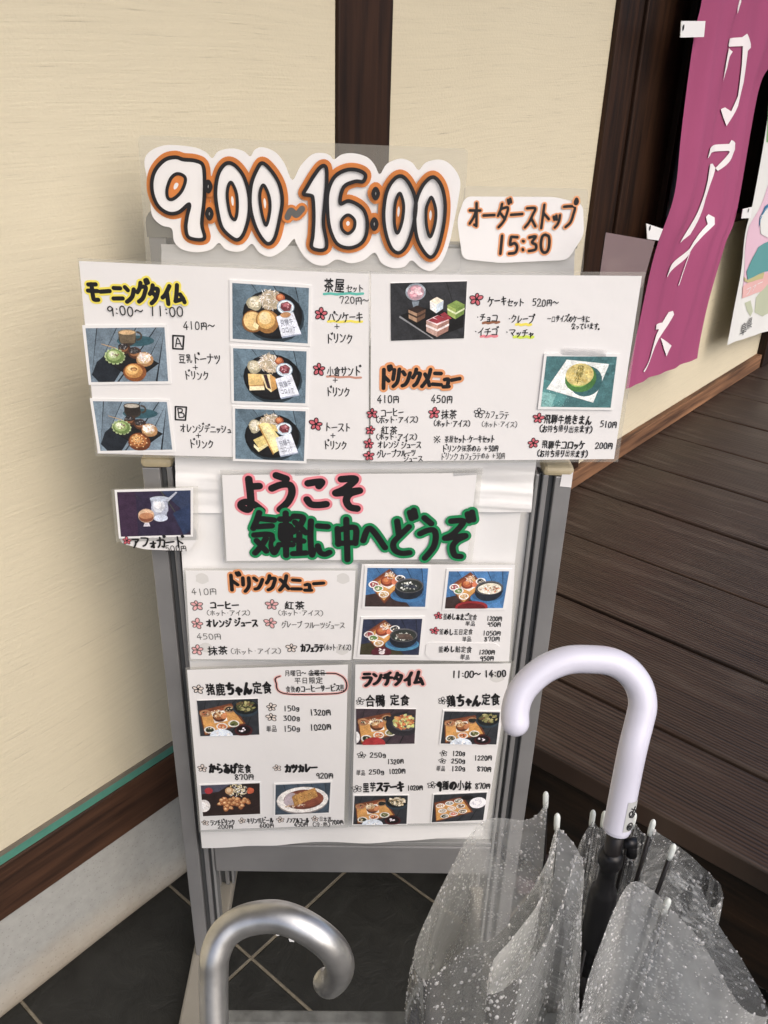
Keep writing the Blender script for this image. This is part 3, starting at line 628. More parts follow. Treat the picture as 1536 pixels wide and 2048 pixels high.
# ---------------------------------------------------------------- printed food photographs
class Pic:
    def __init__(s, sh, pxs, border=.035, z=.0012, card=True, parent=None):
        P = [sh.p(q) for q in pxs]; s.P = P; s.sh = sh; s.mb = MB(); s.z = z + .0001
        s.par = sh.solid('photo_print', P, M_CARD, z, .001) if card else (parent or sh.root)
        s.b = border; s.asp = ((P[1] - P[0]).length + (P[2] - P[3]).length) / ((P[3] - P[0]).length + (P[2] - P[1]).length)
    def at(s, x, y):
        x = min(1, max(0, x)); y = min(1, max(0, y)); bx = s.b; by = s.b * s.asp; x = bx + x * (1 - 2 * bx); y = by + y * (1 - 2 * by); A, B, C, D = s.P
        return A * (1 - x) * (1 - y) + B * x * (1 - y) + C * x * y + D * (1 - x) * y
    def poly(s, pts, c, var=0):
        c = lin(c) if isinstance(c, str) else c
        if var: k = 1 + random.uniform(-var, var); c = tuple(min(1, v * k) for v in c)
        lu = .3 * c[0] + .59 * c[1] + .11 * c[2]; c = tuple((lu + (v - lu) * .82) * 1.12 + .012 for v in c)
        q = [s.at(*p) for p in pts]; ar = sum(q[i - 1].x * q[i].y - q[i].x * q[i - 1].y for i in range(len(q)))
        if ar < 0: q = q[::-1]
        s.mb.poly([(p.x, p.y, s.z) for p in q], 0, c); s.z += 4e-6
    def ell(s, x, y, rx, ry, c, rot=0, n=20, jit=0, var=0):
        pts = []; ph = random.random() * 9
        for k in range(n):
            t = 2 * math.pi * k / n; j = 1 + jit * math.sin(3 * t + ph) * .6 + jit * random.uniform(-.5, .5)
            a, b = rx * math.cos(t) * j, ry * math.sin(t) * j; pts.append((x + a * math.cos(rot) - b * math.sin(rot) / s.asp, y + a * math.sin(rot) * s.asp + b * math.cos(rot)))
        s.poly(pts, c, var)
    def ball(s, x, y, rx, ry, cs, rot=0, jit=.03):      # dark rim to lit top
        for i, c in enumerate(cs):
            k = 1 - i / (len(cs) + .3); s.ell(x - rx * .10 * i, y - ry * .14 * i, rx * k, ry * k, c, rot, 18, jit)
    def shreds(s, x, y, rx, ry, cs, n=60, ln=.05, w=.006):
        for i in range(n):
            t = random.uniform(0, 6.28); rr = math.sqrt(random.random()); cx, cy = x + rx * rr * math.cos(t), y + ry * rr * math.sin(t); an = random.uniform(0, 3.14)
            dx, dy = math.cos(an) * ln * random.uniform(.4, 1), math.sin(an) * ln * s.asp * random.uniform(.4, 1); nx, ny = -math.sin(an) * w, math.cos(an) * w * s.asp
            s.poly([(cx - dx, cy - dy), (cx - dx * .2 + nx, cy - dy * .2 + ny), (cx + dx, cy + dy), (cx - nx, cy - ny)], random.choice(cs), .12)
    def crumbs(s, x, y, rx, ry, cs, n=40, r=.012):
        for i in range(n):
            t = random.uniform(0, 6.28); rr = math.sqrt(random.random()); q = r * random.uniform(.5, 1.5); s.ell(x + rx * rr * math.cos(t), y + ry * rr * math.sin(t), q, q * s.asp * random.uniform(.6, 1), random.choice(cs), random.random() * 3, 7, .3, .15)
    def planks(s, base, gap, vx=.3, n=7, slope=.5, light=None):
        s.poly([(0, 0), (1, 0), (1, 1), (0, 1)], base)
        def ln(x0, y0, x1, y1, w, c): s.poly([(x0 - w, y0), (x0 + w * .4, y0), (x1 + w, y1), (x1 - w, y1)], c, .1)
        for i in range(n):
            a = -.6 + 2.0 * i / n; c = lin(base); k = random.uniform(.75, 1.25); cc = tuple(v * k for v in c)
            a2 = a + slope; b = a + 2.0 / n; b2 = b + slope * 1.1
            def clip(x): return x
            pts = [(a, 0), (b, 0), (b2, 1), (a2, 1)]
            if max(p[0] for p in pts) > 0 and min(p[0] for p in pts) < 1: s.poly(pts, cc); ln(b, 0, b2, 1, .012, gap)
        for i in range(26):
            x = random.uniform(-.5, 1); y = random.random(); l = random.uniform(.1, .3); k = random.uniform(.6, 1.5)
            s.poly([(x + slope * y, y), (x + slope * y + .004, y), (x + slope * (y + l) + .004, y + l), (x + slope * (y + l), y + l)], tuple(min(1, v * k) for v in lin(base)))
    def text(s, txt, x0, y0, x1, y1, h, c='3a4560'):
        a, b = s.at(x0, y0), s.at(x1, y1); e = (b - a).normalized(); nn = Vector((-e.y, e.x)); hh = (s.at(x0, y0) - s.at(x0, y0 + h)).length; w = (b - a).length / len(txt)
        for i, ch in enumerate(txt):
            vs, fs = glyph(ch, 0); base = len(s.mb.v)
            for gx, gy in vs:
                q = a + e * (w * (i + gx * .95)) + nn * ((gy - .5) * hh); s.mb.v.append((q.x, q.y, s.z))
            for f in fs: s.mb.f.append(tuple(base + k for k in f)); s.mb.m.append(0); s.mb.c.append(lin(c))
        s.z += 5e-6
    def done(s): return s.mb.build('picture', M_PIC, s.par)
BRD = ['8a4a18', 'c07a2c', 'e0a850', 'f0c878']
def muffin(p, x, y, r):
    for k in range(14):
        t = 6.283 * k / 14; p.ell(x + r * math.cos(t), y + r * 1.1 * math.sin(t), r * .2, r * .25, 'a9bd80', 0, 8, .1, .15)
    p.ball(x, y, r, r * 1.15, ['64823a', '93b060', 'bccf92', 'dbe6c0']); p.crumbs(x, y - .02, r * .45, r * .4, ['6a4a58', 'e8e8d8', '8a6a50'], 10, r * .12)
def morning(sh, pxs, danish):
    p = Pic(sh, pxs); p.planks('748a9a', '141d26', n=8, slope=-.5)
    p.poly([(.02, .86), (.1, .62), (.28, .42), (.5, .6), (.3, 1), (.1, 1)], '1d252e')
    p.poly([(.22, .62), (.56, .36), (.9, .66), (.58, .98)], '0f1012'); p.poly([(.25, .63), (.56, .40), (.86, .66), (.58, .93)], '1b1c1e')
    p.ell(.62, .24, .24, .10, '2c5a66'); p.ell(.52, .2, .115, .13, '3a3228'); p.poly([(.405, .08), (.635, .08), (.61, .28), (.43, .28)], '6a5c44' if not danish else '2c2620'); p.ell(.52, .08, .115, .05, '8a7a5a' if not danish else '453a30'); p.ell(.52, .085, .1, .04, 'd8b078' if not danish else 'b8b0a0')
    for k in range(9): t = -1.4 + k * .35; p.ell(.64 + .06 * math.cos(t), .15 + .07 * math.sin(t), .012, .02, '4a3e30')
    p.ball(.47, .38, .08, .10, ['4a2c18', '8a5830', 'a87848']); p.ell(.46, .34, .065, .06, '2c2a2a', 0, 14, .15); p.crumbs(.46, .34, .05, .05, ['8a8888', '4a4646'], 18, .007)
    p.ball(.6, .46, .085, .11, ['5a341c', 'a06838', 'b88850']); p.ell(.59, .42, .07, .065, '302c2c', 0, 14, .15); p.crumbs(.59, .42, .05, .05, ['8a8888', '4a4646'], 18, .007)
    p.poly([(.18, .28), (.36, .36), (.36, .375), (.18, .29)], 'c8a060')
    muffin(p, .34, .52, .115)
    p.ball(.72, .58, .11, .14, ['b08048', 'd8b880', 'ecdcc0', 'f6eee4']); p.crumbs(.72, .54, .085, .09, ['ffffff', 'f4dcd0', 'e8c8b0'], 40, .012)
    if danish:
        p.ball(.56, .82, .155, .19, ['6a3410', 'a8601c', 'cc8838', 'e0a858'])
        for k in range(44): t = k * .36; r = .012 + .0030 * k; p.ell(.55 + r * math.cos(t), .79 + r * 1.15 * math.sin(t), .010, .014, '7a4010' if k % 2 else 'f0c888', 0, 7)
    else:
        p.ball(.58, .82, .15, .175, ['8a4c14', 'c88830', 'e8b458', 'f2cc80']); p.ell(.57, .76, .045, .035, '8a5418'); p.ell(.57, .768, .03, .022, 'c89048')
    return p.done()
def plate(sh, pxs, kind):
    p = Pic(sh, pxs); p.planks('607a8a', '141d26', n=7, slope=.55)
    p.ell(.55, .56, .40, .46, '23343e'); p.ell(.53, .52, .395, .44, '0a0b0e'); p.ell(.52, .51, .36, .40, '15161a')
    p.ball(.29, .33, .10, .13, ['a8a080', 'd0c8a8', 'e8e2cc'], 0, .12); p.crumbs(.29, .32, .08, .1, ['f2ecd8', 'c8bc90', 'e0d4b0'], 30, .013)
    p.ell(.50, .26, .14, .17, 'b8a888', 0, 18, .12); p.shreds(.50, .25, .15, .18, ['f2e6d4', 'e4d0b0', 'ffffff', 'd8c09a'], 110, .05, .005)
    p.ball(.63, .20, .06, .07, ['a04a18', 'd87838', 'e89858'])
    p.ell(.70, .36, .115, .13, '9ab8d0'); p.ell(.70, .36, .105, .115, 'e8f0f4'); p.ell(.70, .37, .085, .09, 'b8ccd8')
    p.poly([(.64, .30), (.72, .26), (.78, .32), (.76, .42), (.68, .44), (.63, .38)], '7a2c38'); p.poly([(.65, .31), (.72, .28), (.76, .32), (.68, .37)], 'b8606a'); p.crumbs(.71, .35, .05, .05, ['e0a0a8', '5a1c28'], 10, .009)
    if kind == 0:
        p.ball(.27, .66, .145, .20, ['8a5818', 'e0a848', 'f2d080', 'f8e0a0'][:4]); p.ell(.27, .65, .12, .17, 'eec878')
        p.ball(.46, .64, .155, .215, ['a06c20', 'e4b050', 'f4d48c', 'f9e2a8']); p.poly([(.29, .66), (.35, .72), (.33, .8), (.27, .74)], 'fff0b0')
    elif kind == 1:
        p.poly([(.2, .46), (.40, .46), (.43, .74), (.22, .76)], 'c89038'); p.poly([(.2, .46), (.40, .46), (.41, .66), (.21, .68)], 'ecc46c'); p.poly([(.22, .70), (.42, .68), (.43, .76), (.22, .78)], 'f6e8b8')
        p.poly([(.38, .47), (.52, .45), (.60, .70), (.52, .80), (.45, .72)], 'f0dca0'); p.poly([(.41, .47), (.46, .46), (.52, .74), (.47, .72)], '3a2430'); p.poly([(.5, .45), (.58, .52), (.6, .72), (.53, .79)], 'd09840')
    else:
        p.poly([(.26, .60), (.40, .50), (.50, .62), (.34, .76)], 'e8d070'); p.poly([(.27, .68), (.34, .76), (.34, .84), (.27, .74)], 'fff4c0'); p.poly([(.34, .76), (.5, .62), (.5, .68), (.34, .84)], 'f4e49c')
        p.poly([(.34, .28), (.40, .25), (.48, .26), (.74, .70), (.56, .86)], 'f2e088'); p.poly([(.38, .32), (.46, .30), (.70, .70), (.57, .80)], 'f8ecA4'); p.poly([(.34, .28), (.56, .86), (.55, .89), (.33, .32)], 'c08c30'); p.poly([(.50, .26), (.58, .30), (.62, .42), (.56, .40)], 'e4c868')
    p.poly([(.58, .56), (.80, .46), (.92, .84), (.66, .93)], '9aa8c0'); p.poly([(.58, .54), (.80, .44), (.91, .82), (.65, .90)], 'e2e8f4'); p.ell(.70, .50, .07, .05, 'c08850', -.2) if kind == 0 else None
    p.text('飛騨牛', .635, .665, .80, .60, .13); p.text('コロッケ', .655, .79, .84, .73, .12)
    return p.done()
def box_meal(sh, pxs, side, border=.02, dark=False, card=True):
    p = Pic(sh, pxs, border); base = '3c78b0' if side in ('pot_fish', 'pot_rice') else '2c3036'
    if side == 'pot_ayu': base = '28304a'
    if side in ('duck',): base = '3e3038'
    p.planks(base, '0c0e12', n=8, slope=.45 if 'pot' in side else -.6)
    if 'pot' in side: p.poly([(.0, .7), (.5, .55), (.75, 1), (.0, 1)], '3c2c2a' if side != 'pot_ayu' else '3c3820')
    p.poly([(.03, .40), (.36, .02), (.62, .34), (.32, .92)] if 'pot' in side else [(.02, .28), (.56, .10), (.78, .68), (.08, .98)], '7a3c14')
    p.poly([(.06, .42), (.36, .10), (.58, .36), (.31, .84)] if 'pot' in side else [(.05, .36), (.54, .18), (.74, .66), (.09, .93)], 'd89838')
    p.poly([(.06, .42), (.36, .10), (.36, .16), (.08, .47)] if 'pot' in side else [(.05, .36), (.54, .18), (.55, .24), (.06, .44)], 'a04818')
    if 'pot' in side:
        p.poly([(.22, .42), (.38, .26), (.52, .36), (.38, .54)], 'ece8e0'); p.ball(.34, .34, .11, .13, ['8a3410', 'c05c20', 'd88038']); p.shreds(.38, .2, .08, .10, ['f4ece0', 'ffffff', 'e0c8a0'], 40, .04, .005); p.ell(.46, .34, .05, .08, 'e07848')
        for x, y, c in ((.12, .42, 'a03848'), (.20, .52, '5c8838'), (.30, .67, 'c89850'), (.55, .26, '2c2c34')):
            p.ell(x, y, .085, .09, 'f0f0ec'); p.ell(x, y, .065, .065, c, 0, 12, .15); p.crumbs(x, y, .04, .04, [c, 'e0d8c0'], 12, .012)
        p.ell(.70, .70, .29, .18, '3478b0' if side != 'pot_ayu' else '3c88b0'); p.ell(.70, .66, .26, .14, '2a5c88')
        p.ell(.71, .54, .235, .26, '1c2430'); p.ell(.71, .44, .235, .19, '5c5c60'); p.ell(.71, .45, .215, .165, '2e3430')
        if side == 'pot_rice': p.ell(.72, .46, .20, .15, 'e8e0c8', 0, 18, .05); p.crumbs(.72, .46, .17, .12, ['ffffff', 'e87828', 'd8c8a0', 'f0f0e0', 'a86030'], 70, .015); p.ell(.45, .95, .28, .16, 'a01820'); p.ell(.45, .97, .24, .12, '6a1018')
        elif side == 'pot_fish': p.crumbs(.71, .46, .16, .11, ['c8ccc0', '6a7468', 'e8ece4', '3c4440'], 40, .018); p.poly([(.56, .40), (.80, .42), (.86, .52), (.70, .50)], '3c4450'); p.crumbs(.68, .44, .1, .05, ['1c2028', '8a949c'], 20, .012)
        else:
            p.crumbs(.71, .48, .16, .10, ['c8ccc0', '58705c', 'e8ece4'], 40, .018)
            for k in range(3): p.poly([(.55 + k * .02, .40 + k * .05), (.80 + k * .02, .40 + k * .04), (.88, .50 + k * .03), (.66, .47 + k * .04)], '5c4a40', .2)
            p.ell(.36, .92, .17, .16, '5a1826'); p.crumbs(.36, .86, .08, .05, ['f4e8e8'], 5, .022); p.ell(.37, .93, .05, .05, 'f4e8e8')
    else:
        if side == 'nine':
            for i in range(9):
                x = .14 + (i % 3) * .17 + (i // 3) * .05; y = .40 + (i // 3) * .19 - (i % 3) * .075; c = ['c89870', '8a9090', '4a5040', 'b0a090', 'd8b090', '8a6a50', '1c3018', 'd87860', '6a5838'][i]
                p.ell(x, y, .085, .085, 'e8e4dc'); p.ell(x, y, .065, .06, c, 0, 12, .12); p.crumbs(x, y, .045, .04, [c, 'f0e8d8'], 12, .012)
            p.ell(.85, .34, .16, .20, 'f4f4f8'); p.crumbs(.85, .32, .11, .12, ['ffffff', 'd8d8e4'], 30, .015); p.ell(.64, .14, .12, .08, '101012')
        else:
            p.poly([(.22, .34), (.44, .28), (.48, .58), (.26, .64)], 'ece8e0'); p.ball(.35, .46, .115, .15, ['5a2c10', '9a5420', 'c08038']); p.shreds(.30, .36, .10, .10, ['f0dca8', 'e8c880', 'fff0d0'], 40, .04, .006); p.ell(.43, .44, .05, .09, 'd08040', .5)
            for x, y, c in ((.12, .36, 'b0683c'), (.52, .26, '1c1c20'), (.17, .82, '24301c'), (.38, .73, 'd87838'), (.58, .66, '6a7030')):
                p.ell(x, y, .095, .10, 'e4e0d6' if y > .5 else 'b08050'); p.ell(x, y, .072, .07, c, 0, 12, .15); p.crumbs(x, y, .05, .045, [c, 'd8c8a0', '2c3018'], 14, .013)
            if side == 'duck':
                p.ell(.80, .42, .30, .34, '28262c'); p.ell(.82, .38, .22, .24, '4a4a50'); p.crumbs(.82, .36, .18, .19, ['d87830', 'c8d068', 'e0a048', 'a84c1c', 'dce08c'], 60, .035)
                p.ell(.30, .98, .2, .2, 'b01820'); p.ell(.0, .78, .06, .16, 'f0f0f0')
            else:
                p.ell(.80, .24, .22, .24, '2a3c48'); p.ell(.80, .21, .20, .20, '14181a'); p.crumbs(.80, .19, .16, .14, ['8a8848', '4a5028', '6a4c28', 'b0a868'] if side != 'taro' else ['c8b890', 'e8dcc0', '8a7850'], 60, .025)
                p.ell(.36, 1.0, .20, .20, 'dce8f4'); p.crumbs(.36, .97, .13, .10, ['ffffff', 'c8d4e4'], 20, .02); p.ell(.74, .86, .15, .16, '4a1418'); p.ell(.74, .84, .12, .12, '14080c'); p.crumbs(.72, .84, .06, .05, ['e8e0e8'], 6, .02)
    return p.done()

# ---------------------------------------------------------------- opening hours cut-out, pinned to the rear frame
hs = Sheet('opening_hours_sign', 'clear laminated sheet with white cut-out reading 9:00~16:00 in orange outlined numerals', 'sign', (600, 545), -.125)
hs.slab('laminate', [(275, 270), (937, 298), (920, 546), (293, 540)], M_LAM, -.0012, .0004, rnd=.006)
def z1(pts): return [(250 + x / 2.194, 250 + y / 2.194) for x, y in pts]     # traced from an enlargement
def px2(sh, pts, n=5): return [Vector(q[:2]) for q in catmull([tuple(sh.p(q)) + (0,) for q in pts], n, True)]
cloud = z1([(85, 160), (110, 115), (170, 90), (240, 90), (310, 100), (355, 120), (383, 146), (410, 115), (470, 103), (520, 115), (550, 138), (570, 108), (605, 98), (660, 120), (700, 170), (734, 242), (770, 180), (820, 130), (870, 123), (900, 135), (917, 152), (950, 130), (1000, 124), (1060, 140), (1095, 175), (1118, 216), (1150, 170), (1210, 148), (1260, 165), (1288, 198), (1320, 165), (1380, 152), (1430, 175), (1470, 240), (1462, 330), (1440, 440), (1420, 530), (1390, 600), (1345, 640), (1300, 628), (1258, 594), (1225, 622), (1175, 628), (1125, 605), (1096, 560), (1050, 592), (990, 607), (930, 590), (880, 616), (830, 610), (785, 575), (752, 520), (740, 500), (700, 545), (640, 578), (590, 560), (558, 522), (520, 550), (480, 556), (440, 545), (412, 518), (375, 548), (310, 558), (250, 545), (215, 510), (205, 455), (160, 440), (120, 400), (110, 330), (100, 250)])
hs.solid('paper_cutout', px2(hs, cloud, 4), M_PAPER, 0, .0007)
DIG = {
 'nine': ([(345, 175), (310, 155), (260, 150), (225, 140), (180, 150), (140, 190), (122, 240), (125, 300), (150, 355), (195, 385), (240, 380), (285, 345), (275, 400), (270, 450), (285, 492), (350, 496), (340, 430), (350, 330), (352, 240)], [(232, 212), (262, 222), (268, 245), (250, 290), (215, 322), (192, 318), (188, 280), (205, 232)]),
 'zero': ([(465, 165), (500, 190), (530, 240), (548, 320), (545, 400), (525, 470), (500, 500), (470, 490), (430, 450), (412, 390), (400, 300), (410, 220), (435, 175)], [(470, 250), (492, 300), (495, 370), (485, 412), (465, 390), (452, 320), (455, 270)]),
 'zero2': ([(605, 165), (645, 200), (680, 260), (692, 330), (680, 410), (660, 490), (632, 518), (600, 490), (570, 430), (552, 350), (556, 260), (580, 195)], [(612, 262), (634, 310), (638, 370), (622, 436), (604, 390), (594, 320), (598, 280)]),
 'one': ([(862, 180), (884, 186), (886, 250), (878, 340), (872, 430), (886, 510), (880, 540), (850, 545), (820, 530), (826, 480), (830, 400), (826, 320), (815, 306), (785, 300), (800, 270), (830, 220)], None),
 'six': ([(1055, 215), (1045, 245), (1010, 245), (960, 270), (945, 340), (985, 330), (1040, 360), (1062, 410), (1058, 480), (1030, 520), (980, 535), (930, 515), (900, 450), (890, 370), (892, 290), (920, 225), (970, 195), (1020, 195)], [(985, 392), (1008, 415), (1005, 450), (980, 472), (955, 455), (950, 420), (965, 398)]),
 'zero3': ([(1215, 222), (1250, 260), (1275, 330), (1270, 410), (1250, 490), (1225, 540), (1195, 556), (1165, 530), (1142, 460), (1135, 380), (1148, 290), (1180, 235)], [(1208, 298), (1222, 350), (1215, 420), (1195, 470), (1182, 430), (1184, 350), (1195, 310)]),
 'zero4': ([(1350, 225), (1385, 260), (1402, 330), (1400, 410), (1385, 490), (1365, 550), (1340, 575), (1310, 550), (1280, 490), (1270, 400), (1280, 320), (1310, 255)], [(1345, 315), (1362, 370), (1358, 430), (1338, 486), (1322, 440), (1320, 370), (1332, 330)])}
mbd = MB(); zh = .0004; body = []
for nm, (o, i) in DIG.items():
    P = px2(hs, z1(o), 5); body.append((P, px2(hs, z1(i), 5) if i else None)); zh = brush(mbd, P + P[:1], .0066, zh, 1, 12)
dots = [px2(hs, z1([(x, y - 22), (x + 11, y), (x, y + 22), (x - 11, y)]), 4) for x, y in ((370, 266), (375, 385), (1100, 297), (1094, 430))]
for P in dots: zh = brush(mbd, P + P[:1], .0066, zh, 1, 10)
tl = [Vector(hs.p(q)) for q in z1([(714, 402), (730, 374), (752, 392), (778, 366)])]; tl = [Vector(q[:2]) for q in catmull([(*q, 0) for q in tl], 6)]
zh = brush(mbd, tl, .0068, zh, 1, 12); zh = brush(mbd, tl, .0036, zh + 1e-5, 3, 12)
zh += 5e-5
for P, I in body:
    mbd.poly([(q.x, q.y, zh) for q in (P if sum(P[k - 1].x * P[k].y - P[k].x * P[k - 1].y for k in range(len(P))) > 0 else P[::-1])], 2); zh += 2e-5
for P in dots: mbd.poly([(q.x, q.y, zh) for q in P[::-1]], 2)
zh += 2e-5
for P, I in body:
    if I:
        mbd.poly([(q.x, q.y, zh) for q in (I if sum(I[k - 1].x * I[k].y - I[k].x * I[k - 1].y for k in range(len(I))) > 0 else I[::-1])], 1)
        c = sum(I, Vector((0, 0))) / len(I); J = [c + (q - c) * .26 for q in I]; mbd.poly([(q.x, q.y, zh + 1e-5) for q in J[::-1]], 2)
zh += 5e-5
for P, I in body:
    zh = brush(mbd, P + P[:1], .0021, zh, 0, 10)
    if I: zh = brush(mbd, I + I[:1], .0018, zh, 0, 10)
for P in dots: zh = brush(mbd, P + P[:1], .0022, zh, 0, 8)
mbd.build('numerals', [M_INK, M_OR, M_PAPER, M_GREY], hs.root)

# last order sign
os_ = Sheet('last_order_sign', 'white rounded card in clear laminate reading オーダーストップ 15:30', 'sign', (1045, 530), -.1235)
os_.slab('laminate', [(928, 372), (1178, 378), (1166, 548), (920, 546)], M_LAM, -.0012, .0004, rnd=.006)
os_.slab('paper_cutout', [(930, 393), (1110, 394), (1166, 408), (1168, 470), (1135, 520), (1000, 526), (925, 518), (914, 440)], M_PAPER, 0, .0007, rnd=.008)
os_.text('オーダーストップ', (936, 432), (1152, 430), 52, .054, halo=M_OR2, hr=.112, name='heading')
os_.text('15:30', (990, 491), (1102, 489), 40, .075, halo=M_OR2, hr=.155, name='lettering')
gs = Sheet('blank_laminate_sheet', 'blank grey laminate sheet sticking up behind the cake menu beside the magenta banner', 'sheet', (1250, 560), -.06)
gs.slab('laminate', [(1212, 465), (1310, 482), (1284, 575), (1196, 575)], M_LAMG, 0, .0006)

# crumpled white backing paper
def crumple(name, label, pxs, d, amp=.004, seed=0, m=None, slope=0):
    s = Sheet(name, label, 'paper', ((pxs[2][0] + pxs[3][0]) / 2, (pxs[2][1] + pxs[3][1]) / 2), d); P = [s.p(q) for q in pxs]; mb = MB()
    def fn(u, v):
        q = P[3] * (1 - u) * (1 - v) + P[2] * u * (1 - v) + P[1] * u * v + P[0] * (1 - u) * v
        a = noise.noise(Vector((u * 2.2 + seed, v * 3.2, 0))) + .5 * noise.noise(Vector((u * 6 + seed, v * 7, 3))) + .35 * abs(noise.noise(Vector((u * 5 + v * 9 + seed, v * 2, 8))))
        return (q.x, q.y + .0015 * noise.noise(Vector((u * 9, seed, v * 9))), amp * a + slope * (1 - v) ** 3)
    mb.grid(fn, 60, 50); o = mb.build(name, m or M_PLAIN, s.root, smooth=True); o.name = 'paper'; return s
crumple('backing_paper', 'crumpled white sheet covering the whole front board behind the menus', [(352, 932), (1052, 932), (966, 1672), (404, 1696)], .006, .007, 2)
crumple('backing_paper', 'plain white strip of paper behind the upper half of the welcome sign', [(349, 900), (1074, 900), (1062, 1024), (354, 1026)], .010, .003, 9)
crumple('backing_paper', 'off-white paper taped to the upper rear board below the opening hours', [(322, 488), (1150, 500), (1140, 640), (330, 640)], -.134, .003, 5, slope=.11)

# welcome sign
ws = Sheet('welcome_sign', 'white welcome sheet with big black letters haloed in pink and green', 'sign', (690, 1122), .016)
wq = [(444, 950), (954, 946), (934, 1118), (453, 1122)]
ws.slab('paper', wq, M_PAPER)
ws.ring([(440, 940), (966, 937), (944, 1126), (449, 1126)], wq)
ws.text('ようこそ', (466, 984), (730, 988), 74, .092, halo=M_PINK, hr=.155, name='heading', z=.0003)
ws.text('気軽に中へどうぞ', (502, 1068), (938, 1074), 84, .066, halo=M_GRN, hr=.125, name='heading', z=.0009)
for q in (((905, 942), (965, 936), (967, 948), (907, 952)), ((590, 938), (640, 937), (640, 950), (590, 951))): ws.slab('tape', q, M_TAPE, .0004, .0002)

# ---------------------------------------------------------------- morning menu (upper left)
mm = Sheet('morning_menu', 'laminated morning menu with photos of pastry trays and black plates', 'menu', (465, 915), .022, 'handwritten menus taped to the stand')
mq = [(158, 522), (738, 548), (738, 921), (195, 907)]
mm.slab('paper', mq, M_PAPER); mm.ring([(155, 516), (742, 542), (742, 926), (191, 912)], mq)
mm.text('モーニングタイム', (174, 583), (370, 588), 41, .105, halo=M_YEL, hr=.20, name='heading')
mm.text('9:00~ 11:00', (214, 621), (368, 622), 21, .06, z=.0012)
mm.text('410円~', (366, 651), (430, 651), 18, .055)
for ch, y in (('A', 684), ('B', 826)):
    a = 346 if ch == 'A' else 351; mb = MB(); q = [mm.p(t) for t in ((a, y - 13), (a + 22, y - 12), (a + 20, y + 14), (a, y + 13))]; brush(mb, q + q[:1], .0009, .0004, 0); mb.build('letter_box', M_INK, mm.root)
    mm.text(ch, (a + 2, y), (a + 19, y), 20, .06)
for t, a, b, h in (('豆乳ドーナツ', (357, 717), (442, 717), 20), ('+', (384, 734), (398, 734), 14), ('ドリンク', (368, 750), (418, 750), 18), ('オレンジデニッシュ', (360, 856), (463, 858), 17), ('+', (390, 871), (404, 871), 14), ('ドリンク', (378, 888), (428, 888), 18),
                   ('セット', (692, 576), (728, 576), 16), ('720円~', (678, 600), (738, 601), 16), ('パンケーキ', (656, 634), (726, 634), 20), ('+', (667, 653), (681, 653), 14), ('ドリンク', (652, 676), (706, 676), 20), ('小倉サンド', (654, 742), (722, 742), 20), ('+', (664, 760), (677, 760), 14), ('ドリンク', (652, 783), (700, 783), 19), ('トースト', (649, 854), (702, 854), 18), ('+', (659, 871), (673, 871), 14), ('ドリンク', (647, 890), (694, 890), 18)): mm.text(t, a, b, h, .055)
mm.text('茶屋', (647, 570), (690, 572), 30, bold=.02)
mm.line((648, 588), (726, 587), .0013, M_TEAL); mm.line((656, 643), (724, 643), .0013, M_YEL); mm.line((654, 753), (722, 755), .0012, M_BRNP)
for q in ((642, 628), (638, 738), (632, 848)): mm.flower(q, 14, M_RED)
morning(mm, [(165, 650), (335, 648), (343, 767), (178, 769)], False)
morning(mm, [(180, 796), (339, 798), (351, 903), (197, 906)], True)
plate(mm, [(459, 559), (624, 570), (621, 692), (460, 682)], 0)
plate(mm, [(461, 690), (619, 697), (616, 811), (463, 806)], 1)
plate(mm, [(465, 811), (617, 817), (613, 926), (466, 921)], 2)

# ---------------------------------------------------------------- cake and drink menu (upper right)
cm = Sheet('cake_menu', 'laminated cake set and drink menu with cake photo and green bun photo', 'menu', (1000, 920), .0228, 'handwritten menus taped to the stand')
cq = [(742, 548), (1284, 552), (1228, 918), (741, 923)]
cm.slab('paper', cq, M_PAPER); cm.ring([(739, 542), (1292, 544), (1236, 924), (738, 927)], cq)
for t, a, b, h in (('ケーキ', (975, 602), (1014, 602), 20), ('セット', (1014, 605), (1049, 604), 16), ('520円~', (1064, 605), (1117, 605), 16), ('・チョコ', (952, 634), (996, 636), 17), ('・クレープ', (1016, 637), (1068, 639), 17), ('・イチゴ', (948, 663), (996, 663), 17), ('・マッチャ', (1010, 664), (1068, 666), 17), ('一口サイズのケーキに', (1094, 637), (1180, 637), 14), ('なっています。', (1142, 652), (1202, 652), 14),
                   ('410円', (754, 798), (799, 798), 17), ('450円', (862, 798), (906, 798), 17), ('コーヒー', (761, 825), (808, 824), 17), ('(ホット・アイス)', (753, 839), (836, 839), 14), ('紅茶', (761, 860), (796, 861), 19), ('(ホット・アイス)', (753, 873), (834, 873), 14), ('オレンジ ジュース', (755, 889), (843, 889), 15), ('グレープフルーツ', (753, 909), (832, 904), 14), ('ジュース', (807, 917), (846, 917), 13),
                   ('抹茶', (882, 828), (914, 828), 20), ('(ホット・アイス)', (868, 846), (940, 846), 14), ('※', (866, 879), (882, 879), 16), ('茶屋セット・ケーキセット', (889, 878), (990, 877), 15), ('ドリンク抹茶のみ +30円', (884, 897), (997, 896), 14)): cm.text(t, a, b, h, .06)
for t, a, b, h in (('カフェラテ', (970, 829), (1018, 830), 16), ('(ホット・アイス)', (964, 848), (1034, 848), 13), ('ドリンク カフェラテのみ +30円', (881, 913), (1010, 911), 14)): cm.text(t, a, b, h, .042)
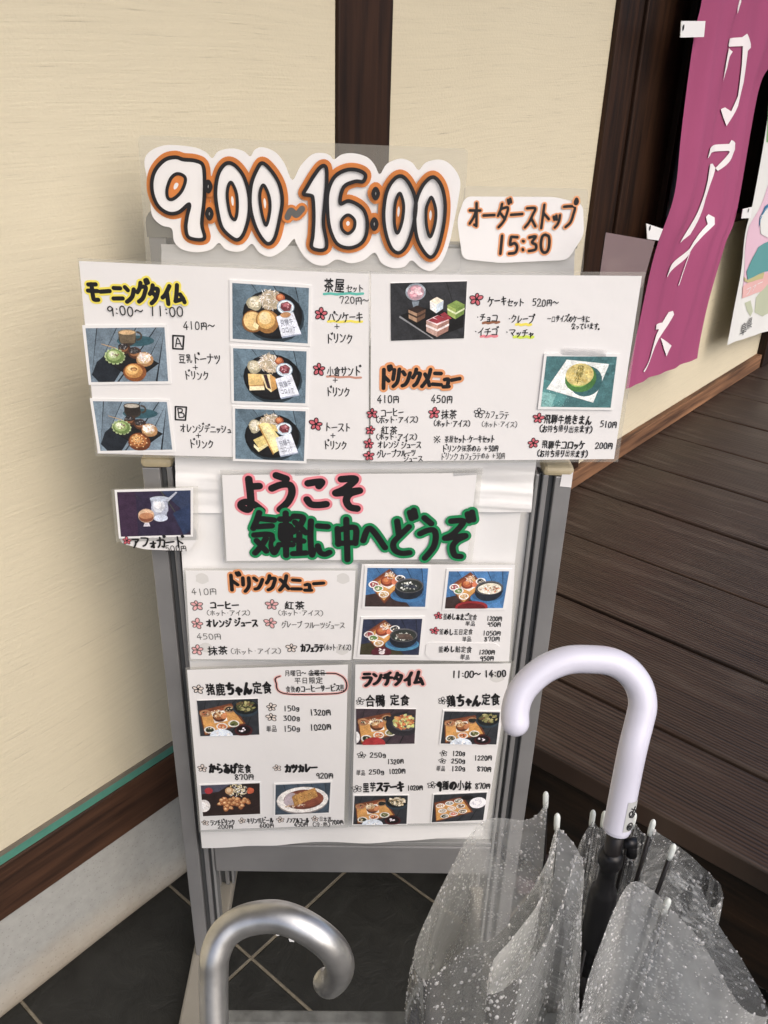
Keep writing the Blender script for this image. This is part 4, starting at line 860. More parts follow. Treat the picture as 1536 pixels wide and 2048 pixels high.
for t, a, b, h in (('飛騨牛焼きまん', (1088, 838), (1184, 840), 19), ('(お持ち帰り出来ます)', (1080, 857), (1184, 858), 15), ('510円', (1200, 848), (1234, 849), 14), ('飛騨牛コロッケ', (1083, 888), (1170, 890), 18), ('(お持ち帰り出来ます)', (1075, 906), (1175, 907), 15), ('200円', (1190, 891), (1226, 891), 14)): cm.text(t, a, b, h, .07, bold=.026)
cm.text('ドリンクメニュー', (760, 755), (922, 758), 40, .095, halo=M_OR2, hr=.21, name='heading')
cm.line((966, 646), (998, 644), .0014, M_BRN); cm.line((1032, 649), (1062, 649), .0014, M_YEL); cm.line((962, 673), (994, 672), .0014, M_PINK); cm.line((1028, 674), (1066, 674), .0016, M_LIME)
for q, s_ in (((953, 598), 13), ((744, 826), 12), ((741, 860), 11), ((738, 887), 11), ((738, 911), 11), ((868, 826), 12), ((1077, 836), 12), ((1067, 886), 12)): cm.flower(q, s_, M_RED)
cm.flower((958, 825), 11)
p = Pic(cm, [(781, 566), (934, 562), (928, 676), (782, 681)], 0, .0008); p.planks('2c2e32', '101114', n=6, slope=.9)
p.poly([(.12, .56), (.4, .42), (.98, .58), (.98, .8), (.58, .98)], '0c0c0d'); p.poly([(.12, .56), (.58, .98), (.58, 1), (.11, .59)], '8a8c90')
p.ell(.33, .16, .135, .15, '8a98a4'); p.ell(.33, .12, .13, .07, 'c0ccd4'); p.ell(.33, .17, .11, .13, 'b8909c'); p.crumbs(.33, .16, .075, .09, ['eab0bc', 'f6d4da', 'd890a0'], 18, .03); p.poly([(.28, .32), (.38, .32), (.36, .42), (.30, .42)], '7a8894')
def cube3(x, y, w, h, top, lft, rgt, band=None):
    p.poly([(x - w, y), (x, y - h * .35), (x + w, y), (x, y + h * .35)], top); p.poly([(x - w, y), (x, y + h * .35), (x, y + h * 1.15), (x - w * .95, y + h * .75)], lft); p.poly([(x, y + h * .35), (x + w, y), (x + w * .95, y + h * .75), (x, y + h * 1.15)], rgt)
    if band: p.poly([(x - w, y + h * .25), (x, y + h * .62), (x, y + h * .78), (x - w, y + h * .4)], band); p.poly([(x, y + h * .62), (x + w, y + h * .25), (x + w, y + h * .4), (x, y + h * .78)], band)
cube3(.61, .32, .09, .19, 'f4ead0', 'f0f0ec', 'c8d8e4'); cube3(.35, .46, .115, .20, '2c1c14', 'b08a68', '6a4a34', '3c281c'); cube3(.87, .40, .115, .22, '7a9838', '98b048', '6a8c2c', 'dce8b0'); cube3(.63, .66, .155, .26, 'f0d4d4', 'c8a090', 'a87868', 'f4e4e0')
for k in range(3): p.poly([(.50 + k * .08, .66 - k * .05), (.56 + k * .08, .62 - k * .05), (.70 + k * .06, .68 - k * .02), (.62 + k * .06, .72 - k * .03)], 'a02838')
p.done()
p = Pic(cm, [(1088, 706), (1239, 707), (1225, 819), (1075, 817)], .035, .002); p.poly([(0, 0), (1, 0), (1, 1), (0, 1)], '3c7276'); p.poly([(0, .45), (.4, .6), (.3, 1), (0, 1)], '4a9090'); p.poly([(.0, .7), (.2, .75), (.15, 1), (0, 1)], '7ab8b4'); p.crumbs(.2, .82, .2, .2, ['90ccc8', '2c6468'], 60, .006); p.crumbs(.8, .2, .25, .2, ['4c868a', '2f6266'], 40, .02)
p.poly([(.29, .06), (.90, .14), (.74, .90), (.05, .64)], 'e6ece8'); p.ell(.60, .48, .23, .30, '2c6468'); p.ball(.52, .42, .225, .28, ['3c7a30', '8ab83c', 'c8c060', 'dcd07c'], 0, .02); p.ell(.50, .35, .2, .22, 'd8c468'); p.crumbs(.50, .35, .18, .19, ['e0d080', 'c8ac48', 'd8c878'], 40, .02)
for i, ch in enumerate('飛騨牛'): p.text(ch, .45 - i * .01, .22 + i * .12, .56 - i * .01, .23 + i * .12, .13, '6a6420')
p.done(); cm.slab('tape', [(1126, 694), (1212, 697), (1212, 712), (1124, 708)], M_TAPE, .0026, .0002)

# ---------------------------------------------------------------- affogato card
ac = Sheet('affogato_card', 'small affogato photo card overlapping the left post with a lettered tag below', 'menu card', (310, 1100), .024)
ac.slab('price_tag', [(236, 1062), (392, 1056), (394, 1080), (378, 1103), (290, 1100), (242, 1088)], M_PAPER, -.0012, .0005, rnd=.006)
ac.ring([(222, 978), (396, 972), (396, 1080), (232, 1084)], [(229, 982), (386, 977), (386, 1072), (238, 1076)], z=-.0004)
ac.text('アフォガード', (262, 1084), (368, 1084), 22, .075); ac.text('500円', (330, 1097), (374, 1096), 13, .055); ac.flower((254, 1081), 9, M_RED)
p = Pic(ac, [(229, 980), (386, 976), (386, 1073), (238, 1077)], .03, .0002); p.planks('2e2440', '4c5a38', n=5, slope=.6); p.poly([(0, 0), (.25, 0), (.25, 1), (0, 1)], '3a2440'); p.poly([(.6, 0), (1, 0), (1, .6)], '2c3a5a'); p.poly([(.75, .5), (1, .3), (1, .9), (.9, 1)], '24365a')
p.poly([(.44, .14), (.70, .14), (.66, .62), (.50, .62)], '8a94a8'); p.ball(.57, .36, .12, .22, ['a8b0c4', 'd0d6e0', 'f0f2f6'], 0, .06); p.ell(.57, .17, .13, .06, 'b8c4d4'); p.ell(.58, .60, .10, .08, 'c8d4e8'); p.poly([(.66, .2), (.8, .02), (.82, .04), (.69, .24)], 'b0b8c8')
p.ell(.38, .54, .115, .16, 'b89880'); p.ell(.38, .50, .11, .10, 'd8b088'); p.ell(.38, .58, .10, .10, '8a4c2c'); p.ell(.38, .54, .095, .07, 'c08050'); p.poly([(.35, .70), (.41, .70), (.43, .78), (.33, .78)], 'd8d4e0'); p.done()

# ---------------------------------------------------------------- lower four sheets
dm = Sheet('drink_menu', 'small laminated drink menu with pale pink flowers under the welcome sign', 'menu', (545, 1318), .016, 'handwritten menus taped to the stand')
dq = [(371, 1141), (711, 1141), (704, 1320), (381, 1318)]; dm.slab('paper', dq, M_PAPER); dm.ring([(367, 1136), (716, 1136), (708, 1324), (377, 1322)], dq)
dm.text('ドリンクメニュー', (454, 1166), (650, 1167), 32, .105, halo=M_OR2, hr=.21, name='heading')
for t, a, b, h, r in (('410円', (382, 1183), (434, 1182), 14, .05), ('450円', (393, 1273), (443, 1272), 13, .05), ('(ホット・アイス)', (414, 1225), (500, 1225), 12, .05), ('(ホット・アイス)', (557, 1225), (646, 1225), 12, .05), ('グレープ フルーツジュース', (562, 1249), (690, 1250), 13, .05), ('(ホット・アイス)', (462, 1302), (562, 1301), 13, .045)): dm.text(t, a, b, h, r, ink=M_GREY)
for t, a, b, h, r in (('コーヒー', (419, 1210), (478, 1210), 16, .09), ('オレンジ ジュース', (412, 1246), (516, 1245), 16, .09), ('紅茶', (568, 1210), (610, 1210), 18, .07), ('抹茶', (415, 1301), (456, 1300), 18, .07), ('カフェラテ', (601, 1296), (648, 1295), 16, .10), ('(ホット・アイス)', (648, 1294), (702, 1294), 13, .045)): dm.text(t, a, b, h, r, bold=.024)
for q in ((394, 1210), (394, 1247), (544, 1209), (541, 1245), (395, 1299)): dm.flower(q, 13, M_PETL, M_GREY)
dm.flower((583, 1295), 11, M_PETP)
def dab(sh, px, r):
    mb = MB(); c = sh.p(px); mb.poly([(c.x + r * (1 + .15 * math.sin(3 * k)) * math.cos(k * .524), c.y + r * math.sin(k * .524), .0001) for k in range(12)]); mb.build('adhesive_mark', M_STAIN, sh.root)
for q in ((404, 1157), (686, 1157), (684, 1300), (412, 1295)): dab(dm, q, .008)

km = Sheet('kamameshi_menu', 'laminated rice pot set menu with three photos of iron pots', 'menu', (870, 1318), .0166, 'handwritten menus taped to the stand')
kq = [(724, 1128), (1030, 1130), (1018, 1324), (706, 1318)]; km.slab('paper', kq, M_PAPER); km.ring([(720, 1123), (1036, 1126), (1022, 1328), (702, 1322)], kq)
box_meal(km, [(730, 1130), (862, 1131), (855, 1217), (724, 1216)], 'pot_fish', .04)
box_meal(km, [(893, 1137), (1024, 1137), (1010, 1219), (884, 1220)], 'pot_rice', .04)
box_meal(km, [(722, 1233), (850, 1232), (842, 1313), (714, 1312)], 'pot_ayu', .04)
km.slab('price_tag', [(852, 1288), (862, 1284), (990, 1286), (1000, 1292), (996, 1312), (985, 1322), (862, 1320), (850, 1308)], M_PAPER, .0008, .0006, rnd=.003)
for t, a, b, h in (('釜めしあまご定食', (886, 1233), (954, 1234), 13), ('単品', (930, 1247), (951, 1247), 11), ('釜めし五目定食', (878, 1263), (946, 1263), 13), ('単品', (924, 1278), (943, 1277), 11), ('1200円', (973, 1237), (1004, 1237), 10), ('950円', (975, 1249), (1002, 1248), 10), ('1050円', (965, 1266), (1002, 1266), 10), ('870円', (968, 1278), (1000, 1277), 10)): km.text(t, a, b, h, .075, bold=.026)
for t, a, b, h in (('釜めし鮎定食', (876, 1297), (944, 1297), 14), ('単品', (920, 1313), (940, 1313), 11), ('1200円', (957, 1303), (990, 1303), 10), ('950円', (960, 1316), (988, 1315), 10)): km.text(t, a, b, h, .075, bold=.026, z=.0013)
for q in ((877, 1231), (869, 1261)): km.flower(q, 9, M_RED)
km.flower((864, 1294), 9, M_RED)

lm = Sheet('set_meal_menu', 'white menu sheet with fried chicken and cutlet curry photos at its foot', 'menu', (545, 1655), .017, 'handwritten menus taped to the stand')
lq = [(374, 1340), (696, 1329), (688, 1650), (402, 1660)]; lm.slab('paper', lq, M_PAPER); lm.ring([(370, 1335), (704, 1324), (697, 1655), (398, 1665)], lq)
lm.text('猪鹿ちゃん定食', (411, 1378), (544, 1374), 25, .10, bold=.034, name='heading')
for t, a, b, h, r in (('月曜日~ 金曜日', (569, 1346), (651, 1345), 13, .06), ('平日限定', (588, 1361), (646, 1360), 14, .06), ('食後のコーヒーサービス!!', (571, 1378), (688, 1375), 14, .065), ('150g', (566, 1417), (600, 1416), 12, .07), ('300g', (566, 1436), (601, 1436), 12, .07), ('1320円', (619, 1425), (662, 1424), 13, .07), ('単品', (532, 1457), (554, 1457), 14, .06), ('150g', (566, 1457), (601, 1457), 12, .07), ('1020円', (619, 1455), (663, 1453), 13, .07),
                      ('からあげ定食', (418, 1537), (503, 1536), 19, .10), ('870円', (469, 1554), (508, 1553), 12, .07), ('カツカレー', (569, 1536), (635, 1535), 17, .11), ('920円', (632, 1551), (667, 1551), 12, .07), ('ランチドリンク', (420, 1645), (470, 1643), 11, .07), ('200円', (435, 1653), (467, 1653), 9, .07), ('キリン瓶ビール', (493, 1641), (547, 1640), 11, .07), ('600円', (519, 1651), (548, 1650), 9, .07), ('ノンアルコール', (572, 1640), (618, 1640), 11, .07), ('450円', (588, 1649), (616, 1648), 9, .07), ('日本酒', (638, 1638), (663, 1638), 11, .07), ('(冷・熱)', (626, 1648), (660, 1648), 10, .06), ('700円', (662, 1645), (687, 1643), 10, .07)): lm.text(t, a, b, h, r, bold=.024 if r < .09 else .034)
bub = px2(lm, [(560, 1352), (553, 1368), (558, 1382), (580, 1388), (630, 1388), (676, 1386), (692, 1378), (692, 1362), (680, 1350), (655, 1346)], 5)
mb = MB(); z_ = brush(mb, bub[-42:] + bub[:8] if False else bub[:46], .0022, .0002, 1, 8); brush(mb, bub[:48], .0009, z_ + 1e-5, 0, 8); mb.build('speech_outline', [M_INK, M_PINKL], lm.root)
for q, s_ in (((396, 1378), 12), ((543, 1414), 11), ((543, 1434), 11), ((405, 1536), 10), ((554, 1535), 9), ((410, 1645), 8), ((484, 1641), 8), ((561, 1639), 8), ((630, 1637), 8)): lm.flower(q, s_, M_PETP)
box_meal(lm, [(394, 1400), (516, 1396), (519, 1468), (401, 1471)], 'boar', 0)
p = Pic(lm, [(399, 1568), (522, 1563), (523, 1628), (404, 1633)], .02); p.poly([(0, 0), (1, 0), (1, 1), (0, 1)], '2a1a18'); p.poly([(0, 0), (.5, 0), (.3, .22), (0, .28)], '4a4a5c'); p.ell(.13, .18, .07, .10, 'b01c28'); p.ell(.03, .66, .11, .2, 'e8e4e0'); p.crumbs(.03, .66, .06, .12, ['ffffff'], 8, .03)
p.shreds(.62, .2, .17, .2, ['f4e8b8', 'ffffff', 'e8d890', 'f0e0c0'], 90, .05, .007); p.ball(.48, .2, .07, .12, ['c89860', 'e8c898']); p.ell(.84, .22, .06, .1, 'd85c28', 0, 12, .2)
for i in range(34): p.ball(.3 + random.random() * .5, .45 + random.random() * .45 * (1 - abs(random.random() - .3)), .045, .07, [random.choice(['8a4818', 'a86024']), random.choice(['c88848', 'd8a060', 'b87838']), random.choice(['ecc890', 'd8a868'])], random.random() * 3, .2)
p.done()
p = Pic(lm, [(548, 1566), (665, 1561), (661, 1626), (547, 1631)], .03); p.planks('3a4a58', '141a20', n=8, slope=.2); p.ell(.5, .56, .48, .45, '8a8480'); p.ell(.5, .53, .475, .43, 'f0ece6'); p.ell(.52, .52, .37, .33, '6a3420'); p.ell(.54, .50, .35, .28, '8a4428'); p.ell(.3, .5, .14, .22, 'b8a8b0', .4, 16, .1); p.crumbs(.38, .72, .2, .07, ['e8dcd0', 'c8a880'], 30, .015)
for k in range(5): p.poly([(.30 + k * .085, .42 - k * .06), (.38 + k * .085, .30 - k * .04), (.44 + k * .085, .66 - k * .06), (.36 + k * .085, .74 - k * .06)], ['b8802c', 'c89038'][k % 2], .12); p.crumbs(.38 + k * .085, .52 - k * .05, .04, .14, ['e0b058', '8a5818', 'd09838'], 16, .012)
p.done()

lt = Sheet('lunch_menu', 'white lunch time menu sheet with four boxed meal photos on the lower right', 'menu', (840, 1650), .0176, 'handwritten menus taped to the stand')
tq = [(711, 1329), (1022, 1327), (972, 1645), (704, 1649)]; lt.slab('paper', tq, M_PAPER); lt.ring([(706, 1324), (1030, 1322), (980, 1650), (699, 1654)], tq)
lt.text('ランチタイム', (724, 1357), (848, 1356), 28, .105, halo=M_PINKL, hr=.20, name='heading')
lt.text('11:00~ 14:00', (903, 1349), (1013, 1346), 15, .075); dab(lt, (994, 1353), .010)
for t, a, b, h, r in (('合鴨 定食', (730, 1402), (820, 1400), 24, .09), ('鶏ちゃん定食', (893, 1402), (1000, 1398), 24, .09), ('里芋ステーキ', (725, 1574), (808, 1572), 20, .10), ('9種の小鉢', (874, 1572), (944, 1570), 20, .10)): lt.text(t, a, b, h, r, bold=.032, name='heading')
for t, a, b, h in (('250g', (739, 1510), (773, 1509), 11), ('1320円', (774, 1523), (808, 1522), 11), ('単品', (712, 1545), (731, 1545), 12), ('250g', (737, 1544), (769, 1543), 11), ('1020円', (777, 1543), (811, 1541), 11), ('120g', (904, 1507), (931, 1506), 11), ('250g', (902, 1522), (931, 1521), 11), ('1220円', (948, 1516), (984, 1515), 11), ('単品', (872, 1537), (891, 1537), 12), ('120g', (902, 1537), (931, 1536), 11), ('870円', (954, 1538), (983, 1537), 11), ('1020円', (814, 1576), (846, 1575), 11), ('870円', (950, 1572), (981, 1571), 12)): lt.text(t, a, b, h, .07)
for q, s_ in (((720, 1402), 9), ((885, 1401), 10), ((723, 1510), 9), ((887, 1506), 8), ((885, 1521), 8), ((714, 1577), 10), ((864, 1570), 10)): lt.flower(q, s_)
box_meal(lt, [(712, 1416), (832, 1417), (829, 1486), (713, 1488)], 'duck', 0)
box_meal(lt, [(886, 1419), (1003, 1421), (995, 1490), (878, 1488)], 'chicken', .025)
box_meal(lt, [(707, 1589), (818, 1588), (815, 1648), (704, 1649)], 'taro', .02)
box_meal(lt, [(866, 1587), (976, 1582), (968, 1640), (861, 1645)], 'nine', .02)
bpy.data.objects.remove(_fo)

# ================================================================ BANNERS
def banner_grid(L, Rr, y, amp, seed, nu=50, nv=110):
    Lc = catmull([(*q, 0) for q in L], 12); Rc = catmull([(*q, 0) for q in Rr], 12)
    def samp(C, t): f = t * (len(C) - 1); i = min(len(C) - 2, int(f)); return C[i].lerp(C[i + 1], f - i)
    def fn(u, v):
        a = samp(Lc, v); b = samp(Rc, v); q = a.lerp(b, u); w = wall((q.x, q.y), y)
        fold = amp * (math.sin(u * 13 + v * 2.0 + seed) * (.35 + .65 * (1 - v)) + .6 * math.sin(u * 29 - v * 5 + seed * 2) * (1 - v * .6)) + amp * 2.2 * noise.noise(Vector((u * 1.4 + seed, v * 2.6, 0)))
        if u > .82: fold += (u - .82) * .12 * math.sin(v * 3.1)
        return w + Vector((0, fold, 0))
    return fn, Lc, Rc
BY = YW - .09
bn = empty('magenta_banner', wall((1350, 780), BY), 'magenta cloth banner with white brush lettering hanging by white tabs', 'banner')
LB = [(1430, -160), (1405, 0), (1390, 70), (1362, 270), (1345, 390), (1312, 500), (1285, 640), (1253, 778)]
RB = [(1660, -160), (1600, 0), (1562, 120), (1536, 190), (1488, 420), (1458, 490), (1425, 600), (1397, 717)]
fn, Lc, Rc = banner_grid(LB, RB, BY, .009, 1.3)
M_MAG = mat('magenta_cloth', (.325, .072, .160), .8, var=.10, vscale=5, bump=.35, bscale=26, stretch=(1, 1, .35), bdist=.006)
N, L, P_ = nodes(M_MAG); P_.inputs['Specular IOR Level'].default_value = .2
org = Vector(bn.location)
m = MB(); m.grid(fn, 60, 120); m.v = [tuple(Vector(v) - org) for v in m.v]; m.build('cloth', M_MAG, bn, smooth=True)
def z7(pts): return [(1140 + x / 2.56, y / 2.56) for x, y in pts]
CH = [[(880, -60), (905, -60), (898, 10), (880, 70), (876, 40)],
      [(822, 230), (820, 200), (885, 190), (905, 172), (925, 225), (925, 245), (905, 260), (880, 420), (845, 540), (795, 645), (785, 560), (800, 550), (815, 570), (845, 490), (870, 330), (882, 236), (834, 240)],
      [(832, 246), (848, 265), (835, 290), (820, 350), (797, 420), (812, 330)],
      [(690, 810), (705, 755), (715, 748), (795, 735), (805, 715), (835, 730), (835, 765), (815, 795), (750, 875), (745, 860), (795, 775), (790, 770), (715, 782)],
      [(715, 840), (735, 838), (745, 860), (735, 900), (690, 1020), (610, 1200), (570, 1245), (600, 1180), (660, 1040), (700, 920), (707, 870)],
      [(700, 1095), (715, 1110), (710, 1145), (650, 1230), (600, 1310), (510, 1420), (502, 1415), (530, 1360), (610, 1270), (640, 1220), (690, 1145), (690, 1110)],
      [(606, 1300), (613, 1290), (560, 1460), (556, 1462)],
      [(515, 1600), (530, 1592), (535, 1610), (510, 1660), (470, 1740), (430, 1830), (380, 1905), (376, 1900), (415, 1840), (460, 1720), (475, 1690), (452, 1690), (452, 1665), (490, 1655)],
      [(478, 1732), (522, 1770), (495, 1825), (485, 1790)]]
M_BWHITE = mat('white_banner_print', (.78, .74, .74), .6)
def on_banner(fnb, Lc, Rc, px):
    def samp(C, t): f = t * (len(C) - 1); i = min(len(C) - 2, int(f)); return C[i].lerp(C[i + 1], f - i)
    v = .5
    lo, hi = 0, 1
    u = .5
    for _ in range(14):
        lo, hi = 0, 1
        for _ in range(24):
            v = (lo + hi) / 2; q = samp(Lc, v).lerp(samp(Rc, v), u)
            if q.y < px[1]: lo = v
            else: hi = v
        a, b = samp(Lc, v), samp(Rc, v); u = (px[0] - a.x) / (b.x - a.x)
    return u, v
import bmesh
def print_on(fnb, Lc, Rc, px_poly, parent, m, name, lift=.0035, org=org):
    uv = [on_banner(fnb, Lc, Rc, q) for q in px_poly]; bm = bmesh.new()
    vs = [bm.verts.new((u, v, 0)) for u, v in uv]; bm.faces.new(vs); bm.normal_update(); bmesh.ops.triangulate(bm, faces=bm.faces[:])
    for ax, lo, st, n in ((0, 0, 1 / 60, 90), (1, 0, 1 / 120, 125)):
        for k in range(n):
            co = lo + st * k; xsv = [v.co[ax] for v in bm.verts]
            if min(xsv) < co < max(xsv):
                bmesh.ops.bisect_plane(bm, geom=bm.verts[:] + bm.edges[:] + bm.faces[:], plane_co=(co, 0, 0) if ax == 0 else (0, co, 0), plane_no=(1, 0, 0) if ax == 0 else (0, 1, 0))
    for v in bm.verts:
        q = fnb(v.co.x, v.co.y) + Vector((0, -lift, 0)) - org; v.co = q
    me = bpy.data.meshes.new(name); bm.to_mesh(me); bm.free(); me.materials.append(m); me.polygons.foreach_set('use_smooth', [True] * len(me.polygons))
    o = bpy.data.objects.new(name, me); COL.objects.link(o); o.parent = parent; return o
for c in CH: print_on(fn, Lc, Rc, z7(c), bn, M_BWHITE, 'brush_stroke')
def tab(pxs, hole, parent, org, y):
    m = MB(); P = [wall(q, y) - org for q in pxs]; Q = [p + Vector((0, .0015, 0)) for p in P]; m.poly(P[::-1]); m.poly(Q)
    for i in range(4): m.poly([P[i - 1], P[i], Q[i], Q[i - 1]])
    o = m.build('tab', M_CARD, parent); c = wall(hole, y - .001) - org; h = MB(); h.poly([(c.x + .004 * math.cos(k * .628), c.y, c.z + .006 * math.sin(k * .628)) for k in range(10)]); h.build('tab_hole', M_BLACK, o)
tab([(1363, 42), (1411, 42), (1408, 74), (1361, 75)], (1367, 55), bn, org, BY - .02)
tab([(1293, 447), (1326, 458), (1317, 481), (1295, 478)], (1300, 456), bn, org, BY - .02)
# second banner, far right
WY = YW - .07
LW = [(1556, 60), (1536, 200), (1522, 297), (1503, 407), (1489, 467), (1481, 543), (1466, 625), (1454, 690)]
RW = [(1690, 60), (1668, 200), (1650, 297), (1630, 400), (1616, 470), (1604, 540), (1590, 600), (1575, 650)]
wb = empty('white_banner', wall((1510, 680), WY), 'white cloth banner with pale pink panel at the far right', 'banner'); worg = Vector(wb.location)
fw, Lw, Rw = banner_grid(LW, RW, WY, .004, 4.1)
m = MB(); m.grid(fw, 40, 80); m.v = [tuple(Vector(v) - worg) for v in m.v]; m.build('cloth', mat('white_cloth', (.70, .71, .68), .7), wb, smooth=True)
def z8(pts): return [(1380 + x / 3.66, 180 + y / 3.66) for x, y in pts]
print_on(fw, Lw, Rw, z8([(640, 560), (560, 720), (430, 1000), (400, 1180), (390, 1525), (520, 1470), (640, 1320)]), wb, mat('pale_pink_print', (.68, .47, .56), .7), 'pink_panel', .001, worg)
print_on(fw, Lw, Rw, z8([(392, 1440), (640, 1290), (640, 1330), (520, 1475), (391, 1528)]), wb, mat('salmon_print', (.70, .42, .40), .7), 'pink_band', .002, worg)
print_on(fw, Lw, Rw, z8([(560, 40), (720, 40), (700, 400), (545, 380)]), wb, mat('green_print', (.20, .42, .17), .7), 'green_panel', .001, worg)
print_on(fw, Lw, Rw, z8([(410, 1560), (450, 1540), (470, 1620), (450, 1660), (425, 1620)]), wb, mat('pale_green_print', (.46, .50, .36), .7), 'leaf_shape', .001, worg)
print_on(fw, Lw, Rw, z8([(490, 1520), (560, 1410), (650, 1380), (650, 1600), (540, 1660), (480, 1630)]), wb, MATS['pale_green_print'], 'leaf_shape', .001, worg)
for nm, c_, pl in (('white_shape', MATS['white_cloth'], [(508, 930), (560, 860), (640, 850), (640, 1060), (560, 1080), (515, 1050)]), ('blue_shape', mat('blue_print', (.03, .16, .30), .7), [(500, 1010), (505, 930), (545, 850), (640, 790), (640, 860), (560, 875), (515, 940)]),
                   ('teal_shape', mat('teal_print', (.10, .30, .30), .7), [(500, 1150), (571, 1100), (640, 1080), (640, 1300), (540, 1330), (430, 1390), (420, 1330), (460, 1230)]), ('straw_shape', mat('straw_print', (.48, .44, .22), .7), [(400, 1365), (425, 1392), (540, 1332), (530, 1380), (430, 1412), (405, 1400)])):
    print_on(fw, Lw, Rw, z8(pl), wb, c_, nm, .0028, worg)
def glyph_on(ch, px, w, h, slope, m, name):
    o_ = bpy.data.curves.new('g', 'FONT'); o_.body = ch;  ob = bpy.data.objects.new('g', o_); COL.objects.link(ob); bpy.context.view_layer.update()
    me = ob.evaluated_get(bpy.context.evaluated_depsgraph_get()).to_mesh(); mb = MB()
    for v in me.vertices:
        x, y = v.co.x - .5, v.co.y - .38; u, vv = on_banner(fw, Lw, Rw, (px[0] + x * w - y * h * -.15, px[1] - y * h + x * w * slope)); mb.v.append(tuple(fw(u, vv) + Vector((0, -.003, 0)) - worg))
    for f in me.polygons: mb.f.append(tuple(f.vertices)); mb.m.append(0); mb.c.append(None)
    ob.to_mesh_clear(); bpy.data.objects.remove(ob); mb.build(name, m, wb)
glyph_on('阜', (1488, 658), 13, 27, -.5, M_INK, 'lettering'); glyph_on('県', (1500, 647), 13, 25, -.5, M_INK, 'lettering')
for i, ch in enumerate('ファー'): glyph_on(ch, (1498 + i * 11, 582 - i * 8), 11, 18, -.6, M_BWHITE, 'lettering')
tab([(1486, 418), (1504, 414), (1502, 436), (1483, 437)], (1497, 421), wb, worg, WY - .02)

# ================================================================ UMBRELLAS
def z9(pts): return [(800 + x / 2.087, 1260 + y / 2.087) for x, y in pts]
cu = empty('clear_umbrella', (.445, .143, 0), 'wet clear plastic umbrella with white hooked handle standing half open', 'umbrella')
cuo = Vector((.445, .143, 0))
def cub(mb, name, m, smooth=True, parent=cu, bevel=0):
    mb.v = [tuple(Vector(v) - cuo) for v in mb.v]; return mb.build(name, m, parent, smooth, bevel)
DU = .605
hp = z9([(903, 838), (912, 795), (940, 650), (970, 500), (1000, 380), (1013, 310), (998, 235), (950, 170), (880, 132), (790, 122), (700, 126), (610, 160), (540, 215), (500, 270), (482, 330), (481, 385)])
pth = [Vector(q) for q in catmull([deep(q, DU + .018 * (q[1] > 1500) * (q[1] - 1500) / 160) for q in hp], 7)]
rr = [.0098] * len(pth); n = len(pth)
# rounded far end
end_d = (pth[-1] - pth[-2]).normalized(); ext = []
for k in range(1, 7): t = k / 6 * math.pi / 2; ext.append((pth[n - 1] + end_d * .0098 * math.sin(t), max(.0004, .0098 * math.cos(t))))
m = MB(); m.tube(pth + [e[0] for e in ext], [r * .93 if i < 3 else r for i, r in enumerate(rr)] + [e[1] for e in ext], 24)
hnd = cub(m, 'handle', M_WHITE_PL)
top = pth[0]; axis_b = Vector((top.x - .012, top.y - .006, .0)); ax = (axis_b - top).normalized()
def axp(s): return top + ax * s
m = MB(); m.tube([axp(-.005), axp(.05)], .0062, 16); m.tube([axp(.05), axp(.86)], .004, 12); cub(m, 'shaft', M_BLACKM)
m = MB(); m.tube([axp(s) for s in (.020, .024, .032, .036, .042, .056, .060, .064, .110, .114, .118, .122, .126, .150)], [.0070, .0088, .0088, .0066, .0064, .0068, .0096, .0104, .0104, .0113, .0113, .0104, .0113, .0090], 20); cub(m, 'runner', M_BLACK)
m = MB(); rv = (ray((1300, 1680)) - ray((1250, 1680))).normalized(); b0 = axp(.012) + rv * .007
m.tube([b0, b0 + rv * .009], [.0042, .0042], 10); m.tube([b0 + rv * .006 + ax * -.001, b0 + rv * .0075 + ax * .012], [.0036, .0042], 10); cub(m, 'latch', M_BLACK)
m = MB(); m.tube([axp(-.002), axp(.001)], .0075, 16); cub(m, 'collar', M_CHROME)
# label on the handle
m = MB(); vd = -FW
def on_handle(px, lift): return deep(px, DU - .0098 + .012) + vd * lift
i0 = 8
hp_axis = (pth[0] - pth[20]).normalized()
side = hp_axis.cross(vd).normalized()
if side.dot(RT) < 0: side = -side
fr_ = side.cross(hp_axis).normalized()
if fr_.dot(vd) < 0: fr_ = -fr_
def lab(u, v, lift=.0003):                        # u angle around the tube, v distance up from its lower end
    i = 0
    while v > (pth[i + 1] - pth[i]).length: v -= (pth[i + 1] - pth[i]).length; i += 1
    c = pth[i].lerp(pth[i + 1], v / (pth[i + 1] - pth[i]).length); return c + (side * math.sin(u) + fr_ * math.cos(u)) * (.0098 + lift)
m.grid(lambda a, b: lab(.1 + a * 1.1, .006 + b * .024), 8, 10); lab_o = cub(m, 'label', mat('label_grey', (.42, .43, .42), .5), parent=hnd)
def lab_strokes(sts, r):
    m = MB()
    for st in sts: m.tube([lab(.1 + a * 1.1, .006 + b * .024, .0006) for a, b in st], r, 6)
    return m
circ = lambda cx, cy, rx, ry: [(cx + rx * math.cos(t * .628), cy + ry * math.sin(t * .628)) for t in range(11)]
m = lab_strokes([circ(.45, .18, .22, .12), circ(.42, .17, .08, .05), circ(.35, .62, .14, .08), circ(.58, .66, .14, .08), [(.25, .52), (.5, .48), (.75, .56)], [(.3, .8), (.5, .74), (.62, .84)]], .00045); cub(m, 'label_print', M_INK, parent=lab_o)
